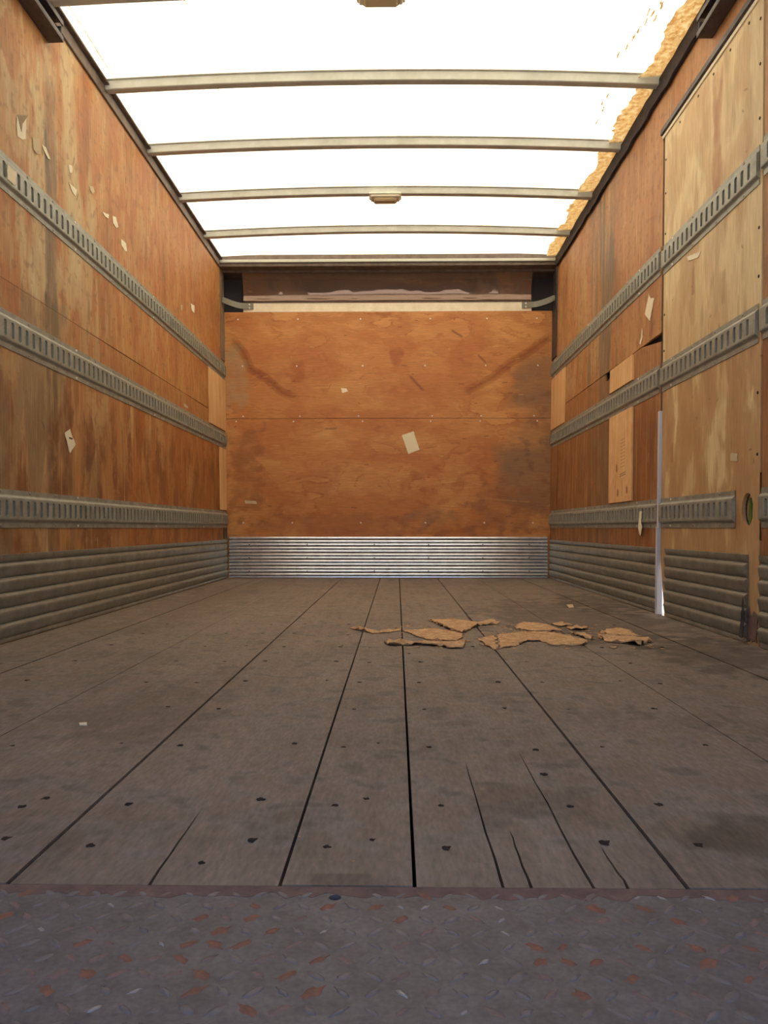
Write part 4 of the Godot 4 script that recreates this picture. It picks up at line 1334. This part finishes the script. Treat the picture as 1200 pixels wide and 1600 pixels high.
func build_papers() -> void:
	var o := paper(TL, [2.689, 1.813, 2.763, 1.848, 2.757, 1.768, 2.731, 1.752, 2.696, 1.746], 1, 0.0004, M.paper, "sticker_remnant", "torn white sticker with dark folded corner high at the left edge", "sticker")
	var mb := MB.new()
	mb.prism(outline([-0.035, 0.035, -0.005, -0.01, 0.0, 0.02, 0.045, 0.075]), 0.0032, 0.0045)
	show_mesh("folded_corner", mb.commit(), M.paper_inside, o)
	paper(TL, [2.807, 1.800, 2.869, 1.824, 2.875, 1.770, 2.844, 1.755, 2.816, 1.759], 1, 0.0004, M.paper_dull, "sticker_remnant", "greyish square sticker beside a thin torn sliver, upper left wall", "sticker")
	paper(TL, [2.883, 1.811, 2.917, 1.815, 2.957, 1.789, 2.937, 1.782, 2.907, 1.794], 1, 0.0004, M.paper, "sticker_remnant", "thin slanting torn paper sliver beside the greyish square sticker", "sticker")
	paper(TL, [2.594, 1.600, 2.659, 1.604, 2.650, 1.552, 2.593, 1.551], 1, 0.0142, M.card, "sticker_remnant", "cream tape over the first slot of the upper left track", "tape")
	paper(TL, [3.125, 1.847, 3.159, 1.856, 3.161, 1.830, 3.135, 1.818], 1, 0.0004, M.paper, "sticker_remnant", "tiny cream sticker above a larger torn one, upper left wall", "sticker")
	paper(TL, [3.123, 1.774, 3.204, 1.779, 3.192, 1.746, 3.157, 1.751], 1, 0.0004, M.paper, "sticker_remnant", "torn white sticker just below the tiny cream one, left wall", "sticker")
	paper(TL, [3.343, 1.856, 3.383, 1.871, 3.398, 1.855, 3.375, 1.834, 3.349, 1.839], 1, 0.0004, M.paper_dull, "sticker_remnant", "small dull oval sticker alone in the middle of the upper left wall", "sticker")
	paper(TL, [3.490, 1.801, 3.570, 1.823, 3.562, 1.800, 3.525, 1.794], 1, 0.0004, M.paper, "sticker_remnant", "small torn star-shaped paper left of the white oval sticker", "sticker")
	paper(TL, [3.615, 1.835, 3.661, 1.848, 3.691, 1.812, 3.668, 1.795, 3.622, 1.802], 1, 0.0004, M.paper, "sticker_remnant", "white oval sticker on the upper left wall, middle of three near track", "sticker")
	paper(TL, [3.727, 1.769, 3.795, 1.772, 3.808, 1.736, 3.778, 1.728, 3.729, 1.739], 1, 0.0004, M.paper, "sticker_remnant", "curled white sticker lowest of the row above the upper left track", "sticker")
	o = paper(TL, [3.062, 0.754, 3.113, 0.777, 3.168, 0.719, 3.111, 0.679], 1, 0.0004, M.card, "paper_tag", "cream paper tag with a dark mark on the lower left wall")
	mb = MB.new()
	mb.box(Vector3(-0.012, 0.004, 0.003), Vector3(0.022, 0.010, 0.0036))
	show_mesh("printed_mark", mb.commit(), M.ink, o)
	paper(TL, [5.009, 1.824, 5.100, 1.836, 5.097, 1.782, 5.028, 1.784], 1, 0.0004, M.paper, "sticker_remnant", "white torn paper on the left wall near the front wall", "sticker")
	paper(TL, [4.771, 1.748, 4.810, 1.757, 4.798, 1.716, 4.774, 1.714], 1, 0.0004, M.paper_dull, "sticker_remnant", "tiny dull paper scrap left of the white paper near front wall", "sticker")
	paper(TL, [4.811, 1.149, 4.910, 1.145, 4.909, 1.130, 4.820, 1.130], 1, 0.0004, M.paper_dull, "sticker_remnant", "pale scrap just above the middle left track near its far end", "sticker")
	var T := Transform3D(Basis(), Vector3(0, 0, -5.988))
	paper(T, [0.039, 1.088, 0.128, 1.118, 0.174, 0.978, 0.088, 0.945], 1, 0.0002, M.card, "paper_card", "tilted cream card stuck on the middle of the front wall")
	paper(T, [-0.427, 1.450, -0.384, 1.446, -0.372, 1.425, -0.415, 1.411], 1, 0.0002, M.paper, "paper_scrap", "small white paper scrap on the upper front wall")
	paper(T, [-1.162, 0.591, -1.074, 0.586, -1.064, 0.565, -1.157, 0.567], 1, 0.0002, M.paper_dull, "paper_scrap", "dull scraped paper low on the left of the front wall")
	paper(TR, [3.685, 1.479, 3.661, 1.449, 3.606, 1.437, 3.665, 1.345, 3.744, 1.397], -1, 0.0004, M.card, "paper_tag", "cream notched paper tag on the right wall left of the door")
	paper(TR, [3.781, 1.341, 3.770, 1.296, 3.806, 1.265, 3.824, 1.278, 3.795, 1.302], -1, 0.0004, M.paper, "paper_scrap", "thin curved paper sliver below the notched tag on right wall")
	paper(TR, [3.745, 0.460, 3.708, 0.458, 3.723, 0.411, 3.705, 0.385, 3.733, 0.343, 3.766, 0.381, 3.755, 0.411], -1, 0.0142, M.paper, "tape_strip", "twisted white tape hanging over the lower right track", "tape")
	paper(TR, [2.767, 0.643, 2.711, 0.637, 2.710, 0.611, 2.767, 0.616], -1, 0.0004, M.paper_dull, "sticker_remnant", "small square sticker mark on the side door above the oval hole", "sticker")
	paper(TR, [3.202, 1.484, 3.053, 1.456, 3.079, 1.440, 3.188, 1.462], -1, 0.0004, M.paper, "paper_scrap", "white torn scrap on the door just below its upper track")

# ------------------------------------------------------------------ torn veneer on the floor
func build_flakes() -> void:
	var lie := Basis(Vector3(1, 0, 0), Vector3(0, 0, -1), Vector3(0, 1, 0))
	var list := [
		["thin curled veneer strip at the left end of the floor debris", [-0.177, 3.002, -0.135, 2.962, -0.086, 2.884, -0.035, 2.900, 0.014, 2.962, 0.016, 2.925, -0.035, 2.862, -0.085, 2.843, -0.133, 2.910], 0.010],
		["broad brown veneer sheet in the left half of the debris", [0.023, 2.913, 0.142, 2.983, 0.200, 2.916, 0.229, 2.840, 0.232, 2.751, 0.201, 2.666, 0.117, 2.665, 0.073, 2.766], 0.004],
		["pale angular veneer sheet farthest back in the debris", [0.132, 3.264, 0.245, 3.242, 0.312, 3.172, 0.390, 3.220, 0.411, 3.128, 0.312, 3.069, 0.254, 2.897, 0.226, 2.859, 0.193, 2.975, 0.168, 3.080], 0.010],
		["long veneer piece with raised edge nearest the camera, left debris", [-0.043, 2.608, -0.028, 2.653, 0.014, 2.622, 0.103, 2.655, 0.153, 2.643, 0.229, 2.635, 0.209, 2.504, 0.171, 2.498, 0.104, 2.561, 0.059, 2.570, -0.022, 2.547], 0.012],
		["crumbled pale veneer wedge where both halves of the debris meet", [0.278, 2.691, 0.332, 2.788, 0.348, 2.800, 0.312, 2.470, 0.300, 2.478, 0.290, 2.589], 0.004],
		["largest speckled veneer sheet in the middle of the debris", [0.355, 2.785, 0.417, 2.840, 0.458, 2.879, 0.542, 2.885, 0.597, 2.800, 0.640, 2.655, 0.601, 2.567, 0.547, 2.566, 0.501, 2.560, 0.483, 2.659, 0.437, 2.658, 0.382, 2.543, 0.322, 2.493], 0.005],
		["speckled veneer sheet behind the largest one in the debris", [0.442, 3.009, 0.505, 3.172, 0.547, 3.159, 0.581, 3.105, 0.598, 3.041, 0.606, 2.905, 0.545, 2.925, 0.471, 2.935], 0.006],
		["small flat veneer sliver at the back right of the debris", [0.611, 3.150, 0.658, 3.188, 0.688, 3.098, 0.637, 3.063, 0.612, 3.071], 0.004],
		["lifted veneer sliver between the back sliver and the right sheets", [0.646, 3.029, 0.693, 3.051, 0.721, 2.989, 0.688, 2.940, 0.652, 2.960], 0.010],
		["rear one of the two long veneer sheets at the right end", [0.732, 2.880, 0.788, 2.970, 0.860, 2.931, 0.843, 2.815, 0.864, 2.772, 0.822, 2.752, 0.791, 2.782, 0.755, 2.820], 0.010],
		["front one of the two long veneer sheets at the right end", [0.712, 2.805, 0.743, 2.755, 0.783, 2.727, 0.858, 2.658, 0.780, 2.570, 0.742, 2.625, 0.703, 2.649, 0.697, 2.742], 0.016],
		["short veneer scrap joining the middle and right-end debris", [0.624, 2.875, 0.652, 2.870, 0.688, 2.790, 0.661, 2.704, 0.640, 2.780], 0.009],
	]
	for i in list.size():
		var p := outline(list[i][1])
		var c := Vector2.ZERO
		for q in p:
			c += q / p.size()
		for k in p.size():
			p[k] -= c
		p = ragged(p, 0.014, 0.006, 100 + i)
		var r := RandomNumberGenerator.new()
		r.seed = 200 + i
		var lift := PackedFloat32Array()
		for q in p:
			lift.append(maxf(0.0, r.randf_range(-0.4, 1.0)) * float(list[i][2]))
		var mb := MB.new()
		mb.prism(p, 0.0, 0.0022, lift)
		tag(show_mesh("veneer_piece", mb.commit(), M.flake, null, Transform3D(lie, Vector3(c.x, 0.0004, -c.y))), list[i][0], "veneer", "torn veneer on the floor")
	# crumbs
	var crumbs := MB.new()
	var r2 := RandomNumberGenerator.new()
	r2.seed = 77
	for i in 330:
		var x := r2.randf_range(0.0, 0.85) if i < 290 else r2.randf_range(-1.0, 1.0)
		var s := r2.randf_range(2.5, 3.12) if i < 290 else r2.randf_range(0.9, 4.5)
		var k := r2.randf_range(0.003, 0.016) if i < 290 else r2.randf_range(0.002, 0.005)
		var a := Vector2(k, 0).rotated(r2.randf() * TAU)
		var b := Vector2(k * 0.6, 0).rotated(a.angle() + 2.0)
		var e := Vector2(k * 0.8, 0).rotated(a.angle() + 4.2)
		crumbs.prism(PackedVector2Array([Vector2(x, s) + a, Vector2(x, s) + b, Vector2(x, s) + e]), 0.0002, 0.0009)
	var cr := show_mesh("crumbs", crumbs.commit(), M.flake, null, Transform3D(lie, Vector3.ZERO))
	tag(cr, "brown wood crumbs scattered over the floor around the debris", "crumbs")
	cr.set_meta("kind", "stuff")
	for e in [["flat pale chip on the floor behind the debris, right side", [0.839, 3.915, 0.874, 3.937, 0.845, 3.780, 0.818, 3.760], M.paper_dull], ["small pale chip in front of the right-end debris", [0.681, 2.542, 0.707, 2.548, 0.694, 2.510, 0.679, 2.510], M.flake], ["tiny white scrap on the bare boards at left", [-0.618, 1.530, -0.605, 1.535, -0.597, 1.515, -0.611, 1.515], M.paper]]:
		var p := outline(e[1])
		var c := Vector2.ZERO
		for q in p:
			c += q / p.size()
		for k in p.size():
			p[k] -= c
		var mb := MB.new()
		mb.prism(p, 0.0, 0.002)
		tag(show_mesh("chip", mb.commit(), e[2], null, Transform3D(lie, Vector3(c.x, 0.0004, -c.y))), e[0], "chip")
